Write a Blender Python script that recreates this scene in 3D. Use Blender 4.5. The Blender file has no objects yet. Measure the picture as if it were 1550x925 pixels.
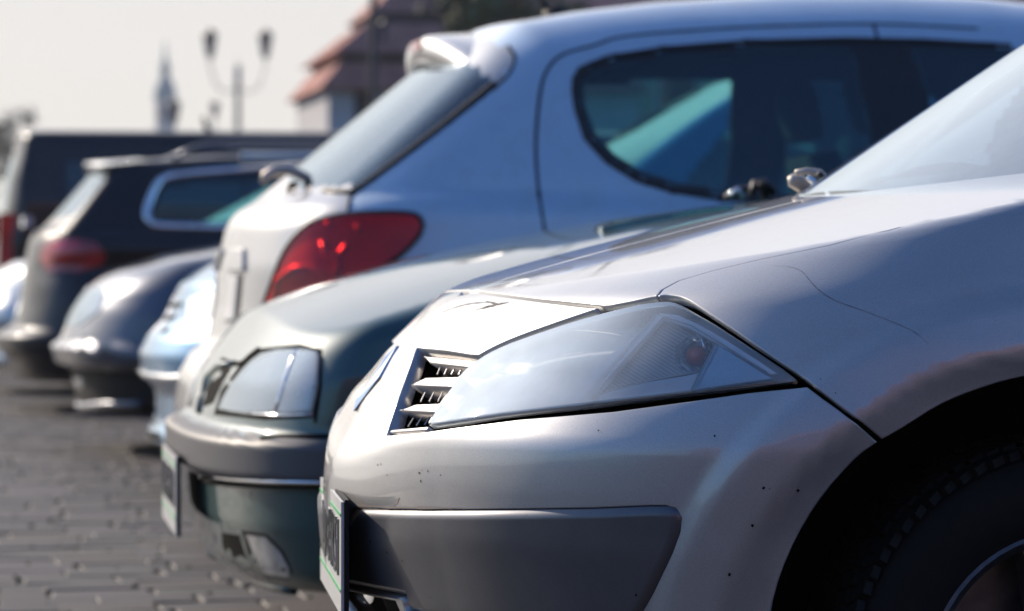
import bpy, math, random
import numpy as np
from mathutils import Vector
from mathutils.geometry import delaunay_2d_cdt

SC = bpy.context.scene
COL = SC.collection
PI = math.pi
R = math.radians
rnd = random.Random(7)
NR = np.random.RandomState(11)

# ---------------------------------------------------------------- camera
FPX, TH, HC, VH, CU = 4736.0, R(10.95), 0.82, 400.0, 775.0
cam_d = bpy.data.cameras.new('camera')
cam = bpy.data.objects.new('camera', cam_d)
COL.objects.link(cam)
SC.camera = cam
cam.location = (0, 0, HC)
cam.rotation_euler = (R(90), 0, -TH)
cam_d.sensor_width = 36.0
cam_d.lens = FPX * 36.0 / 1550.0
cam_d.shift_y = -(462.5 - VH) / 1550.0
cam_d.clip_start = 0.1
cam_d.clip_end = 4000
cam_d.dof.use_dof = True
cam_d.dof.focus_distance = 3.98
cam_d.dof.aperture_fstop = 5.6
cam_d.dof.aperture_blades = 9

# ---------------------------------------------------------------- light
SUN_AZ, SUN_EL = R(-38), R(29)
w = bpy.data.worlds.new('World')
SC.world = w
w.use_nodes = True
nt = w.node_tree
bg = nt.nodes['Background']
sky = nt.nodes.new('ShaderNodeTexSky')
sky.sky_type = 'NISHITA'
sky.sun_disc = False
sky.sun_elevation = SUN_EL
sky.sun_rotation = SUN_AZ
sky.dust_density = 1.0
sky.air_density = 1.0
sky.ozone_density = 3.5
# thin white horizon haze, as on a bright hazy morning: strongest low down and towards the sun
tc = nt.nodes.new('ShaderNodeTexCoord')
sep = nt.nodes.new('ShaderNodeSeparateXYZ')
nt.links.new(tc.outputs['Generated'], sep.inputs[0])
def mth(op, a, b=None, tree=nt, clamp=False):
    n = tree.nodes.new('ShaderNodeMath'); n.operation = op; n.use_clamp = clamp
    for i, v in enumerate((a, b)):
        if v is None: continue
        if isinstance(v, (int, float)): n.inputs[i].default_value = v
        else: tree.links.new(v, n.inputs[i])
    return n.outputs[0]
zup = mth('ABSOLUTE', sep.outputs[2])
fall = mth('POWER', 2.718, mth('MULTIPLY', mth('POWER', mth('MULTIPLY', zup, 1 / 0.7), 2.0), -1.0))
HAZ = R(-18)
az = mth('ADD', mth('MULTIPLY', sep.outputs[0], math.sin(HAZ)), mth('MULTIPLY', sep.outputs[1], math.cos(HAZ)))
azs = nt.nodes.new('ShaderNodeMapRange'); azs.interpolation_type = 'SMOOTHSTEP'
azs.inputs[1].default_value = 0.2; azs.inputs[2].default_value = 0.92
nt.links.new(az, azs.inputs[0])
hz = mth('MULTIPLY', fall, azs.outputs[0])
hcol = nt.nodes.new('ShaderNodeMix'); hcol.data_type = 'RGBA'; hcol.blend_type = 'MIX'
SKYS = 0.11
nt.links.new(mth('MULTIPLY', hz, 0.95), hcol.inputs['Factor'])
tint = nt.nodes.new('ShaderNodeMix'); tint.data_type = 'RGBA'; tint.blend_type = 'MULTIPLY'; tint.inputs['Factor'].default_value = 1
tint.inputs['B'].default_value = (0.74, 1.02, 1.34, 1)      # deep blue away from the hazy side
nt.links.new(sky.outputs[0], tint.inputs['A'])
nt.links.new(tint.outputs['Result'], hcol.inputs['A'])
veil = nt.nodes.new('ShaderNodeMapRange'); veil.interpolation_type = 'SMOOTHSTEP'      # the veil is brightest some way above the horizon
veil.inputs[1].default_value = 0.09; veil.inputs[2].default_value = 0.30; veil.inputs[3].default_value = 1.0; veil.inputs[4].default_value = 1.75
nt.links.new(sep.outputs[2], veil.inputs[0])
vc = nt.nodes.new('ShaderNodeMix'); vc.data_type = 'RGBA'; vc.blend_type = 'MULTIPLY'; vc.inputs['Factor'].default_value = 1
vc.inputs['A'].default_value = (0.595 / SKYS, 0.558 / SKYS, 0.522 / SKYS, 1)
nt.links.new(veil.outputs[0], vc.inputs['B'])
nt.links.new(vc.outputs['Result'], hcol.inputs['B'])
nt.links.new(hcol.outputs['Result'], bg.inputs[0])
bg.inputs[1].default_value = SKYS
sun_d = bpy.data.lights.new('sun', 'SUN')
sun = bpy.data.objects.new('sun', sun_d)
COL.objects.link(sun)
sun_d.energy = 4.3
sun_d.angle = R(0.53)
sun_d.color = (1.0, 0.86, 0.70)
sdir = Vector((math.sin(SUN_AZ) * math.cos(SUN_EL), math.cos(SUN_AZ) * math.cos(SUN_EL), math.sin(SUN_EL)))
sun.rotation_euler = sdir.to_track_quat('Z', 'Y').to_euler()
SC.view_settings.view_transform = 'Standard'
SC.view_settings.look = 'None'
SC.view_settings.gamma = 1
SC.view_settings.exposure = 0.5
SC.cycles.use_denoising = True
SC.cycles.sample_clamp_indirect = 6
SC.cycles.max_bounces = 10
SC.cycles.transparent_max_bounces = 24
SC.cycles.caustics_reflective = False
SC.cycles.caustics_refractive = False

# ---------------------------------------------------------------- materials
MATS = {}
def newmat(name):
    m = bpy.data.materials.new(name); m.use_nodes = True
    MATS[name] = m
    t = m.node_tree
    return m, t, t.nodes['Principled BSDF']
def noise(t, scale, detail=3, rough=0.5, coord='Object', stretch=None):
    c = t.nodes.new('ShaderNodeTexCoord')
    n = t.nodes.new('ShaderNodeTexNoise')
    n.inputs['Scale'].default_value = scale
    n.inputs['Detail'].default_value = detail
    n.inputs['Roughness'].default_value = rough
    src = c.outputs[coord]
    if stretch:
        mp = t.nodes.new('ShaderNodeMapping'); mp.inputs['Scale'].default_value = stretch
        t.links.new(src, mp.inputs[0]); src = mp.outputs[0]
    t.links.new(src, n.inputs['Vector'])
    return n
def ramp(t, src, stops):
    r = t.nodes.new('ShaderNodeValToRGB')
    e = r.color_ramp.elements
    while len(e) < len(stops): e.new(0.5)
    for k, (p, c) in enumerate(stops):
        e[k].position = p
        e[k].color = c if len(c) == 4 else (*c, 1)
    t.links.new(src, r.inputs[0])
    return r.outputs[0]
def bump(t, b, src, strength, dist=0.001):
    n = t.nodes.new('ShaderNodeBump')
    n.inputs['Strength'].default_value = strength
    n.inputs['Distance'].default_value = dist
    t.links.new(src, n.inputs['Height'])
    t.links.new(n.outputs[0], b.inputs['Normal'])
def mixc(t, fac, a, b, mode='MIX'):
    m = t.nodes.new('ShaderNodeMix'); m.data_type = 'RGBA'; m.blend_type = mode
    for key, v in (('Factor', fac), ('A', a), ('B', b)):
        if isinstance(v, (int, float)): m.inputs[key].default_value = v
        elif isinstance(v, tuple): m.inputs[key].default_value = (*v, 1) if len(v) == 3 else v
        else: t.links.new(v, m.inputs[key])
    return m.outputs['Result']
def paint(name, col, metal=0.5, rough=0.38, coat=1.0, specks=0.0, dust=0.25, crough=0.03):
    m, t, b = newmat(name)
    fl = noise(t, 900, 1)
    lo = noise(t, 3.0, 4)
    dk = tuple(c * 0.86 for c in col); lt = tuple(min(1, c * 1.12) for c in col)
    c = ramp(t, fl.outputs[0], [(0.3, dk), (0.7, lt)])
    d2 = noise(t, 14.0, 5, 0.65)
    dm = mth('MULTIPLY', ramp(t, d2.outputs[0], [(0.42, (0, 0, 0)), (0.72, (1, 1, 1))]), dust, t)
    c = mixc(t, dm, c, (0.38, 0.34, 0.30))
    if specks:
        v = t.nodes.new('ShaderNodeTexVoronoi'); v.inputs['Scale'].default_value = 46
        tcx = t.nodes.new('ShaderNodeTexCoord'); t.links.new(tcx.outputs['Object'], v.inputs['Vector'])
        sp = mth('LESS_THAN', v.outputs['Distance'], 0.055, t)
        sepc = t.nodes.new('ShaderNodeSeparateColor'); t.links.new(v.outputs['Color'], sepc.inputs[0])
        keep = mth('GREATER_THAN', sepc.outputs[0], 1 - specks, t)
        c = mixc(t, mth('MULTIPLY', sp, keep, t), c, (0.02, 0.018, 0.016))
    t.links.new(c, b.inputs['Base Color'])
    b.inputs['Metallic'].default_value = metal
    rr = mth('ADD', rough, mth('MULTIPLY', lo.outputs[0], 0.06, t), t)
    t.links.new(rr, b.inputs['Roughness'])
    b.inputs['Coat Weight'].default_value = coat
    cr = mth('ADD', crough, mth('MULTIPLY', dm, 0.25, t), t)
    t.links.new(cr, b.inputs['Coat Roughness'])
    return m
def plain(name, col, rough=0.5, metal=0.0, coat=0.0, nscale=30, var=0.25, bmp=0.0):
    m, t, b = newmat(name)
    n = noise(t, nscale, 4)
    c = ramp(t, n.outputs[0], [(0.3, tuple(x * (1 - var) for x in col)), (0.7, tuple(min(1, x * (1 + var)) for x in col))])
    t.links.new(c, b.inputs['Base Color'])
    b.inputs['Roughness'].default_value = rough
    b.inputs['Metallic'].default_value = metal
    b.inputs['Coat Weight'].default_value = coat
    if bmp: bump(t, b, n.outputs[0], bmp)
    if rough > 0.7: b.inputs['Specular IOR Level'].default_value = 0.08
    return m
def glass(name, tint, refl=1.0, haze=0.0, hcol=(0.8, 0.8, 0.78), rough=0.0, hazemask=None, trans=0.2):
    """one thin sheet: tinted see-through plus mirror by fresnel, plus a diffuse haze"""
    m, t, b = newmat(name)
    out = t.nodes['Material Output']
    t.nodes.remove(b)
    tr = t.nodes.new('ShaderNodeBsdfTransparent'); tr.inputs[0].default_value = (*tint, 1)
    gl = t.nodes.new('ShaderNodeBsdfGlossy'); gl.inputs['Roughness'].default_value = rough
    gl.inputs['Color'].default_value = (0.88, 0.97, 1, 1)
    fr = t.nodes.new('ShaderNodeFresnel'); fr.inputs[0].default_value = 1.5
    fm = mth('MULTIPLY', mth('DIVIDE', mth('MULTIPLY', fr.outputs[0], 2.0, t), mth('ADD', fr.outputs[0], 1.0, t), t), refl, t, clamp=True)   # two faces of the pane
    base = tr.outputs[0]
    if haze:
        df = t.nodes.new('ShaderNodeBsdfDiffuse'); df.inputs[0].default_value = (*hcol, 1)
        tl = t.nodes.new('ShaderNodeBsdfTranslucent'); tl.inputs[0].default_value = (*hcol, 1)
        md = t.nodes.new('ShaderNodeMixShader'); md.inputs[0].default_value = trans
        t.links.new(df.outputs[0], md.inputs[1]); t.links.new(tl.outputs[0], md.inputs[2])
        n = noise(t, 9, 5, 0.6)
        f = mth('MULTIPLY', ramp(t, n.outputs[0], [(0.3, (0.75,) * 3), (0.7, (1, 1, 1))]), haze, t)
        if hazemask: f = mth('MULTIPLY', f, hazemask(t), t)
        m0 = t.nodes.new('ShaderNodeMixShader')
        t.links.new(f, m0.inputs[0]); t.links.new(base, m0.inputs[1]); t.links.new(md.outputs[0], m0.inputs[2])
        base = m0.outputs[0]
    mx = t.nodes.new('ShaderNodeMixShader')
    t.links.new(fm, mx.inputs[0]); t.links.new(base, mx.inputs[1]); t.links.new(gl.outputs[0], mx.inputs[2])
    t.links.new(mx.outputs[0], out.inputs[0])
    return m

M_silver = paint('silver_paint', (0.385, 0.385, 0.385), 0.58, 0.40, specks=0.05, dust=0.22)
M_silver_b = paint('silver_paint_shade_blue', (0.45, 0.565, 0.66), 0.45, 0.40, dust=0.2)  # bluer copy of the silver: the blue of sky-lit shade is in the colour
M_green = paint('dark_green_paint', (0.003, 0.050, 0.052), 0.1, 0.45, dust=0.0)
M_lblue = paint('light_blue_paint', (0.04, 0.19, 0.36), 0.4, 0.34, dust=0.12)
M_gray = paint('dark_grey_blue_paint', (0.055, 0.062, 0.085), 0.5, 0.34, dust=0.02)
M_navy = paint('navy_paint', (0.003, 0.004, 0.009), 0.1, 0.4, coat=0.55, dust=0.0)
M_navy.node_tree.nodes['Principled BSDF'].inputs['Specular IOR Level'].default_value = 0.25
M_pale = paint('pale_silver_paint', (0.45, 0.48, 0.5), 0.5, 0.34, dust=0.15)
M_dkplast = plain('black_plastic', (0.012, 0.012, 0.013), 0.6, nscale=60)
M_dkplast.node_tree.nodes['Principled BSDF'].inputs['Specular IOR Level'].default_value = 0.2
M_greyplast = plain('grey_bumper_plastic', (0.075, 0.075, 0.08), 0.52, nscale=400, var=0.12, bmp=0.1)
M_moulding = paint('grey_moulding_paint', (0.095, 0.10, 0.115), 0.6, 0.42, coat=0.45, specks=0.16, dust=0.06, crough=0.15)
M_gapblack = plain('gap_black', (0.004, 0.004, 0.004), 0.9)
M_rubber = plain('tyre_rubber', (0.006, 0.006, 0.006), 0.7, nscale=80, bmp=0.3)
M_rubber.node_tree.nodes['Principled BSDF'].inputs['Specular IOR Level'].default_value = 0.2
M_seal = plain('rubber_seal', (0.010, 0.010, 0.012), 0.5)
M_trim = plain('cabin_trim', (0.018, 0.018, 0.02), 0.8)
M_seat = plain('seat_fabric', (0.022, 0.025, 0.03), 0.9, nscale=200)
M_chrome = plain('chrome', (0.75, 0.75, 0.76), 0.12, 1.0, var=0.05)
M_reflector = plain('lamp_reflector', (0.84, 0.87, 0.84), 0.35, 0.15, nscale=5, var=0.08)
M_lampgrey = plain('lamp_housing_grey', (0.86, 0.88, 0.90), 0.35, 0.1, var=0.05)
M_amber = plain('amber_bulb', (0.65, 0.08, 0.02), 0.25, coat=1.0)
M_alloy = plain('alloy_rim', (0.10, 0.10, 0.105), 0.4, 0.7)
M_plate = plain('plate_white', (0.60, 0.60, 0.58), 0.35, coat=0.3, var=0.05)
M_plategreen = plain('plate_green_line', (0.05, 0.35, 0.12), 0.4)
M_platechar = plain('plate_characters', (0.07, 0.07, 0.075), 0.2, coat=1.0)
M_emblue = plain('badge_blue_glint', (0.05, 0.09, 0.30), 0.2, 0.8)
M_scratch = plain('scuff_mark', (0.16, 0.15, 0.14), 0.8, nscale=120, var=0.6)
M_foglens = plain('fog_lamp_glass', (0.36, 0.37, 0.36), 0.15, 0.3, coat=1.0)
M_wiper = plain('wiper_grey', (0.45, 0.40, 0.34), 0.45, 0.3)

m, t, b = newmat('red_lamp_lens')
b.inputs['Base Color'].default_value = (0.42, 0.006, 0.012, 1)
b.inputs['Roughness'].default_value = 0.12
b.inputs['Coat Weight'].default_value = 1
n_ = noise(t, 6, 2)
t.links.new(ramp(t, n_.outputs[0], [(0.35, (0.30, 0.004, 0.010)), (0.65, (0.7, 0.012, 0.02))]), b.inputs['Base Color'])
M_red = m
M_redglass = glass('red_clear_lens', (1.0, 0.22, 0.24), 0.4)
M_redbright = plain('lamp_red_reflector', (0.9, 0.32, 0.22), 0.3, 0.2)
M_reddark = plain('lamp_inner_red', (0.90, 0.07, 0.07), 0.3, 0.0, nscale=5, var=0.35)
M_glass_t = glass('tinted_side_glass', (0.46, 0.76, 0.74), 1.0)
M_glass_c = glass('clear_windscreen', (0.45, 0.62, 0.64), 1.0, haze=0.02)
M_glass_n = glass('near_windscreen_glass', (0.20, 0.28, 0.29), 1.0, haze=0.34, hcol=(0.74, 0.80, 0.84))  # pale blue haze colour stands for bright sky reflected in the pane
M_glass_d = glass('dark_privacy_glass', (0.02, 0.03, 0.04), 1.0)
M_hlens = glass('green_car_lamp_lens', (0.95, 0.96, 0.96), 1.0, haze=0.35, hcol=(0.92, 0.92, 0.90))

def lens_mask(t):          # the front half of the old lens has gone milky
    c = t.nodes.new('ShaderNodeTexCoord'); s = t.nodes.new('ShaderNodeSeparateXYZ')
    t.links.new(c.outputs['Object'], s.inputs[0])
    v = mth('SUBTRACT', s.outputs[0], mth('MULTIPLY', s.outputs[2], 0.75, t), t)
    return ramp(t, mth('ADD', v, 0.55, t), [(0.20, (1, 1, 1)), (0.36, (0.10,) * 3)])
M_lens = glass('headlamp_lens_milky', (0.95, 0.97, 0.97), 1.0, haze=0.9, hcol=(0.93, 0.95, 0.92), rough=0.03, hazemask=lens_mask)

# reeded amber-brown diffuser behind the lens
m, t, b = newmat('reeded_diffuser')
wv = t.nodes.new('ShaderNodeTexWave'); wv.inputs['Scale'].default_value = 70; wv.inputs['Distortion'].default_value = 0.3
tcx = t.nodes.new('ShaderNodeTexCoord'); mp = t.nodes.new('ShaderNodeMapping'); mp.inputs['Rotation'].default_value = (0, R(-38), 0)
t.links.new(tcx.outputs['Object'], mp.inputs[0]); t.links.new(mp.outputs[0], wv.inputs[0])
wv.bands_direction = 'Z'
t.links.new(ramp(t, wv.outputs[0], [(0.2, (0.34, 0.29, 0.26)), (0.8, (0.46, 0.41, 0.37))]), b.inputs['Base Color'])
b.inputs['Roughness'].default_value = 0.35; b.inputs['Metallic'].default_value = 0.4
bump(t, b, wv.outputs[0], 0.35)
M_reed = m

# ---------------------------------------------------------------- object helpers
def link(o, parent=None):
    COL.objects.link(o)
    if parent is not None: o.parent = parent
    return o
def empty(name, loc, label, cat, group=None):
    o = bpy.data.objects.new(name, None)
    o.empty_display_size = 0.2
    o.location = loc
    COL.objects.link(o)
    o['label'] = label; o['category'] = cat
    if group: o['group'] = group
    return o
def tag(o, label=None, cat=None, group=None, kind=None):
    if label: o['label'] = label
    if cat: o['category'] = cat
    if group: o['group'] = group
    if kind: o['kind'] = kind
    return o
def meshobj(name, V, Fc, mat, parent=None, normals=None, smooth=True, mats=None, midx=None):
    me = bpy.data.meshes.new(name)
    me.from_pydata([tuple(map(float, v)) for v in V], [], [tuple(int(i) for i in f) for f in Fc])
    if mats:
        for mm in mats: me.materials.append(mm)
        me.polygons.foreach_set('material_index', midx)
    else:
        me.materials.append(mat)
    if smooth:
        me.polygons.foreach_set('use_smooth', [True] * len(me.polygons))
    if normals is not None:
        me.normals_split_custom_set_from_vertices([tuple(map(float, n)) for n in normals])
    me.update()
    o = bpy.data.objects.new(name, me)
    return link(o, parent)
class MB:
    def __init__(s): s.v = []; s.f = []
    def add(s, V, F):
        k = len(s.v); s.v += [tuple(v) for v in V]; s.f += [tuple(i + k for i in f) for f in F]
    def box(s, c, d, rz=0.0, taper=1.0):
        cx, cy, cz = c; dx, dy, dz = (x / 2 for x in d)
        V = []
        for sz in (-1, 1):
            k = taper if sz > 0 else 1.0
            for sx, sy in ((-1, -1), (1, -1), (1, 1), (-1, 1)):
                x, y = sx * dx * k, sy * dy * k
                V.append((cx + x * math.cos(rz) - y * math.sin(rz), cy + x * math.sin(rz) + y * math.cos(rz), cz + sz * dz))
        s.add(V, [(0, 3, 2, 1), (4, 5, 6, 7), (0, 1, 5, 4), (1, 2, 6, 5), (2, 3, 7, 6), (3, 0, 4, 7)])
    def tube(s, pts, r, n=8, cap=True):
        pts = [Vector(p) for p in pts]
        rs = r if isinstance(r, (list, tuple)) else [r] * len(pts)
        rings = []
        up = Vector((0, 0, 1))
        for i, p in enumerate(pts):
            d = (pts[min(i + 1, len(pts) - 1)] - pts[max(i - 1, 0)]).normalized()
            if abs(d.dot(up)) > 0.97: a = Vector((1, 0, 0))
            else: a = d.cross(up).normalized()
            if rings and a.dot(la) < 0: a = -a
            la = a
            b_ = d.cross(a).normalized()
            rings.append([p + (a * math.cos(2 * PI * k / n) + b_ * math.sin(2 * PI * k / n)) * rs[i] for k in range(n)])
        V = [tuple(q) for rg in rings for q in rg]; F = []
        for i in range(len(pts) - 1):
            for k in range(n):
                F.append((i * n + k, i * n + (k + 1) % n, (i + 1) * n + (k + 1) % n, (i + 1) * n + k))
        if cap:
            F.append(tuple(range(n))[::-1]); F.append(tuple((len(pts) - 1) * n + k for k in range(n)))
        s.add(V, F)
    def lathe(s, prof, c, axis='z', n=32, closed=False):
        """prof: (radius, height)"""
        V = []; F = []
        for (r_, h) in prof:
            for k in range(n):
                a = 2 * PI * k / n
                if axis == 'z': V.append((c[0] + r_ * math.cos(a), c[1] + r_ * math.sin(a), c[2] + h))
                else: V.append((c[0] + r_ * math.cos(a), c[1] + h, c[2] + r_ * math.sin(a)))
        for i in range(len(prof) - 1):
            for k in range(n):
                F.append((i * n + k, i * n + (k + 1) % n, (i + 1) * n + (k + 1) % n, (i + 1) * n + k))
        s.add(V, F)
    def build(s, name, mat, parent=None, smooth=False):
        return meshobj(name, s.v, s.f, mat, parent, smooth=smooth)

# ---------------------------------------------------------------- view geometry (pixels of the 1550 px photograph -> directions)
RV = np.array([math.cos(TH), -math.sin(TH), 0.0]); WV = np.array([math.sin(TH), math.cos(TH), 0.0]); UV = np.array([0, 0, 1.0])
def raydir(u, v):
    u = np.asarray(u, float); v = np.asarray(v, float)
    return WV + RV * ((u - CU) / FPX)[..., None] + UV * ((VH - v) / FPX)[..., None]
def project(P):      # world points -> u, v
    Q = np.asarray(P, float) - np.array([0, 0, HC])
    d = Q @ WV
    return np.stack([CU + FPX * (Q @ RV) / d, VH - FPX * Q[..., 2] / d], -1)
def world_at(u, v, Y):
    d = raydir(np.array([u]), np.array([v]))[0]
    return np.array([0, 0, HC]) + d * (Y / d[1])

def tab(pts, sm=0.0):
    x = np.array([p[0] for p in pts], float); y = np.array([p[1] for p in pts], float)
    lo, hi = x[0] - 1.0, x[-1] + 1.0
    g = np.linspace(lo, hi, 9000)
    sl0 = (y[1] - y[0]) / (x[1] - x[0]); sl1 = (y[-1] - y[-2]) / (x[-1] - x[-2])
    v = np.interp(g, x, y)
    v = np.where(g < x[0], y[0] + (g - x[0]) * sl0, v); v = np.where(g > x[-1], y[-1] + (g - x[-1]) * sl1, v)
    if sm > 0:
        k = max(1, int(sm / (g[1] - g[0])))
        ker = np.hanning(2 * k + 3); ker /= ker.sum()
        v = np.convolve(np.pad(v, (k + 1, k + 1), mode='reflect', reflect_type='odd'), ker, mode='valid')
    return lambda q: np.interp(q, g, v)
def smax(a, b, k):
    h = np.maximum(k - np.abs(a - b), 0) / k
    return np.maximum(a, b) + h * h * k * 0.25
def smin(a, b, k): return -smax(-a, -b, k)
def sstep(a, b, x):
    q = np.clip((x - a) / (b - a), 0, 1)
    return q * q * (3 - 2 * q)

def grad(f, P, e=0.005):
    G = np.zeros_like(P)
    for i in range(3):
        D = np.zeros(3); D[i] = e
        G[:, i] = f(P + D) - f(P - D)
    L = np.linalg.norm(G, axis=1, keepdims=True); L[L == 0] = 1
    return G / L
def raycast(f, O, D, s0, s1, n=90):
    """first outside -> inside crossing; closest approach if the ray misses"""
    N = len(D)
    S = np.linspace(s0, s1, n)
    best = np.full(N, 1e9); bs = np.full(N, s0); lo = np.full(N, np.nan); hi = np.full(N, np.nan)
    prev = f(O + D * s0)
    for i in range(1, n):
        act = np.isnan(hi)
        if not act.any(): break
        v = f(O[act] + D[act] * S[i])
        ia = np.where(act)[0]
        hit = (v <= 0) & (prev[ia] > 0)
        lo[ia[hit]] = S[i - 1]; hi[ia[hit]] = S[i]
        b2 = np.abs(v) < best[ia]
        best[ia[b2]] = np.abs(v[b2]); bs[ia[b2]] = S[i]
        prev[ia] = v
    ok = ~np.isnan(hi)
    a, b_ = lo.copy(), hi.copy()
    for _ in range(22):
        m_ = (a + b_) / 2
        v = np.ones(N); v[ok] = f(O[ok] + D[ok] * m_[ok, None])
        a = np.where(v > 0, m_, a); b_ = np.where(v > 0, b_, m_)
    s = np.where(ok, (a + b_) / 2, bs)
    P = O + D * s[:, None]
    miss = ~ok
    if miss.any():
        Q = P[miss]
        for _ in range(4):
            g = grad(f, Q); Q = Q - g * f(Q)[:, None] * 0.8
        P[miss] = Q
    return P

def densify(pts, step):
    out = []
    for i in range(len(pts)):
        a = np.array(pts[i], float); b_ = np.array(pts[(i + 1) % len(pts)], float)
        n = max(1, int(np.linalg.norm(b_ - a) / step))
        for k in range(n): out.append(a + (b_ - a) * k / n)
    return out
def spl(pts, n=5):
    """catmull-rom through an open list of 2-tuples"""
    P = [np.array(p, float) for p in pts]
    if len(P) < 3: return [tuple(p) for p in P]
    P = [2 * P[0] - P[1]] + P + [2 * P[-1] - P[-2]]
    out = []
    for i in range(1, len(P) - 2):
        for k in range(n):
            q = k / n
            out.append(tuple(0.5 * ((2 * P[i]) + (-P[i - 1] + P[i + 1]) * q + (2 * P[i - 1] - 5 * P[i] + 4 * P[i + 1] - P[i + 2]) * q * q + (-P[i - 1] + 3 * P[i] - 3 * P[i + 1] + P[i + 2]) * q ** 3)))
    out.append(tuple(P[-2]))
    return out

class Car:
    """frame: x from the left end rightwards, y away from the camera, z up, origin under the car's centre line"""
    def __init__(s, x0, yc): s.x0, s.yc = x0, yc; s.o = np.array([x0, yc, 0.0])
    def px(s, f, pts, back=1.3):
        """photo pixels -> points on the near half of the surface f"""
        A = np.array(pts, float)
        D = raydir(A[:, 0], A[:, 1])
        O = np.tile(np.array([0, 0, HC]) - s.o, (len(A), 1))
        dist = (s.yc - 1.1)
        return raycast(f, O, D, dist, s.yc + back, 130)
    def proj(s, P): return project(P + s.o)

def cast_x(f, y, z):
    n = len(y); O = np.stack([np.full(n, -0.6), y, z], 1); return raycast(f, O, np.tile([1.0, 0, 0], (n, 1)), 0, 1.6, 200)
def cast_z(f, x, y):
    n = len(x); O = np.stack([x, y, np.full(n, 1.5)], 1); return raycast(f, O, np.tile([0, 0, -1.0], (n, 1)), 0, 1.4, 200)

def outline3(car, f, spec, step):
    """spec: list of ('p', [px..]) | ('x', [(y,z)..]) | ('z', [(x,y)..]) | ('w', [(x,y,z)..])"""
    P = []
    for kind, pts in spec:
        pts = [np.array(p, float) for p in pts]
        st = step if kind != 'p' else step * FPX / car.yc * 0.9
        d = []
        for i in range(len(pts) - 1):
            n = max(1, int(round(np.linalg.norm(pts[i + 1] - pts[i]) / st)))
            for k in range(n): d.append(pts[i] + (pts[i + 1] - pts[i]) * k / n)
        d.append(pts[-1])
        d = np.array(d)
        if kind == 'p': q = car.px(f, d)
        elif kind == 'x': q = cast_x(f, d[:, 0], d[:, 1])
        elif kind == 'z': q = cast_z(f, d[:, 0], d[:, 1])
        elif kind == 'y': q = raycast(f, np.stack([d[:, 0], np.full(len(d), -1.3), d[:, 1]], 1), np.tile([0, 1.0, 0], (len(d), 1)), 0, 1.25, 120)
        else: q = d
        P.append(q)
    P = np.concatenate(P)
    keep = [0]
    for i in range(1, len(P)):
        if np.linalg.norm(P[i] - P[keep[-1]]) > step * 0.25: keep.append(i)
    if np.linalg.norm(P[keep[-1]] - P[keep[0]]) < step * 0.25: keep.pop()
    return P[keep]

def poly_in(P, poly):
    x, y = P[:, 0], P[:, 1]; c = np.zeros(len(P), bool)
    n = len(poly)
    for i in range(n):
        x1, y1 = poly[i]; x2, y2 = poly[(i + 1) % n]
        k = ((y1 > y) != (y2 > y)) & (x < (x2 - x1) * (y - y1) / ((y2 - y1) if y2 != y1 else 1e-12) + x1)
        c ^= k
    return c
def seg_dist(P, poly):
    d = np.full(len(P), 1e9)
    for i in range(len(poly)):
        a = poly[i]; b_ = poly[(i + 1) % len(poly)]
        ab = b_ - a; L = ab @ ab
        if L < 1e-12: continue
        q = np.clip(((P - a) @ ab) / L, 0, 1)
        d = np.minimum(d, np.linalg.norm(P - a - q[:, None] * ab, axis=1))
    return d

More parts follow.
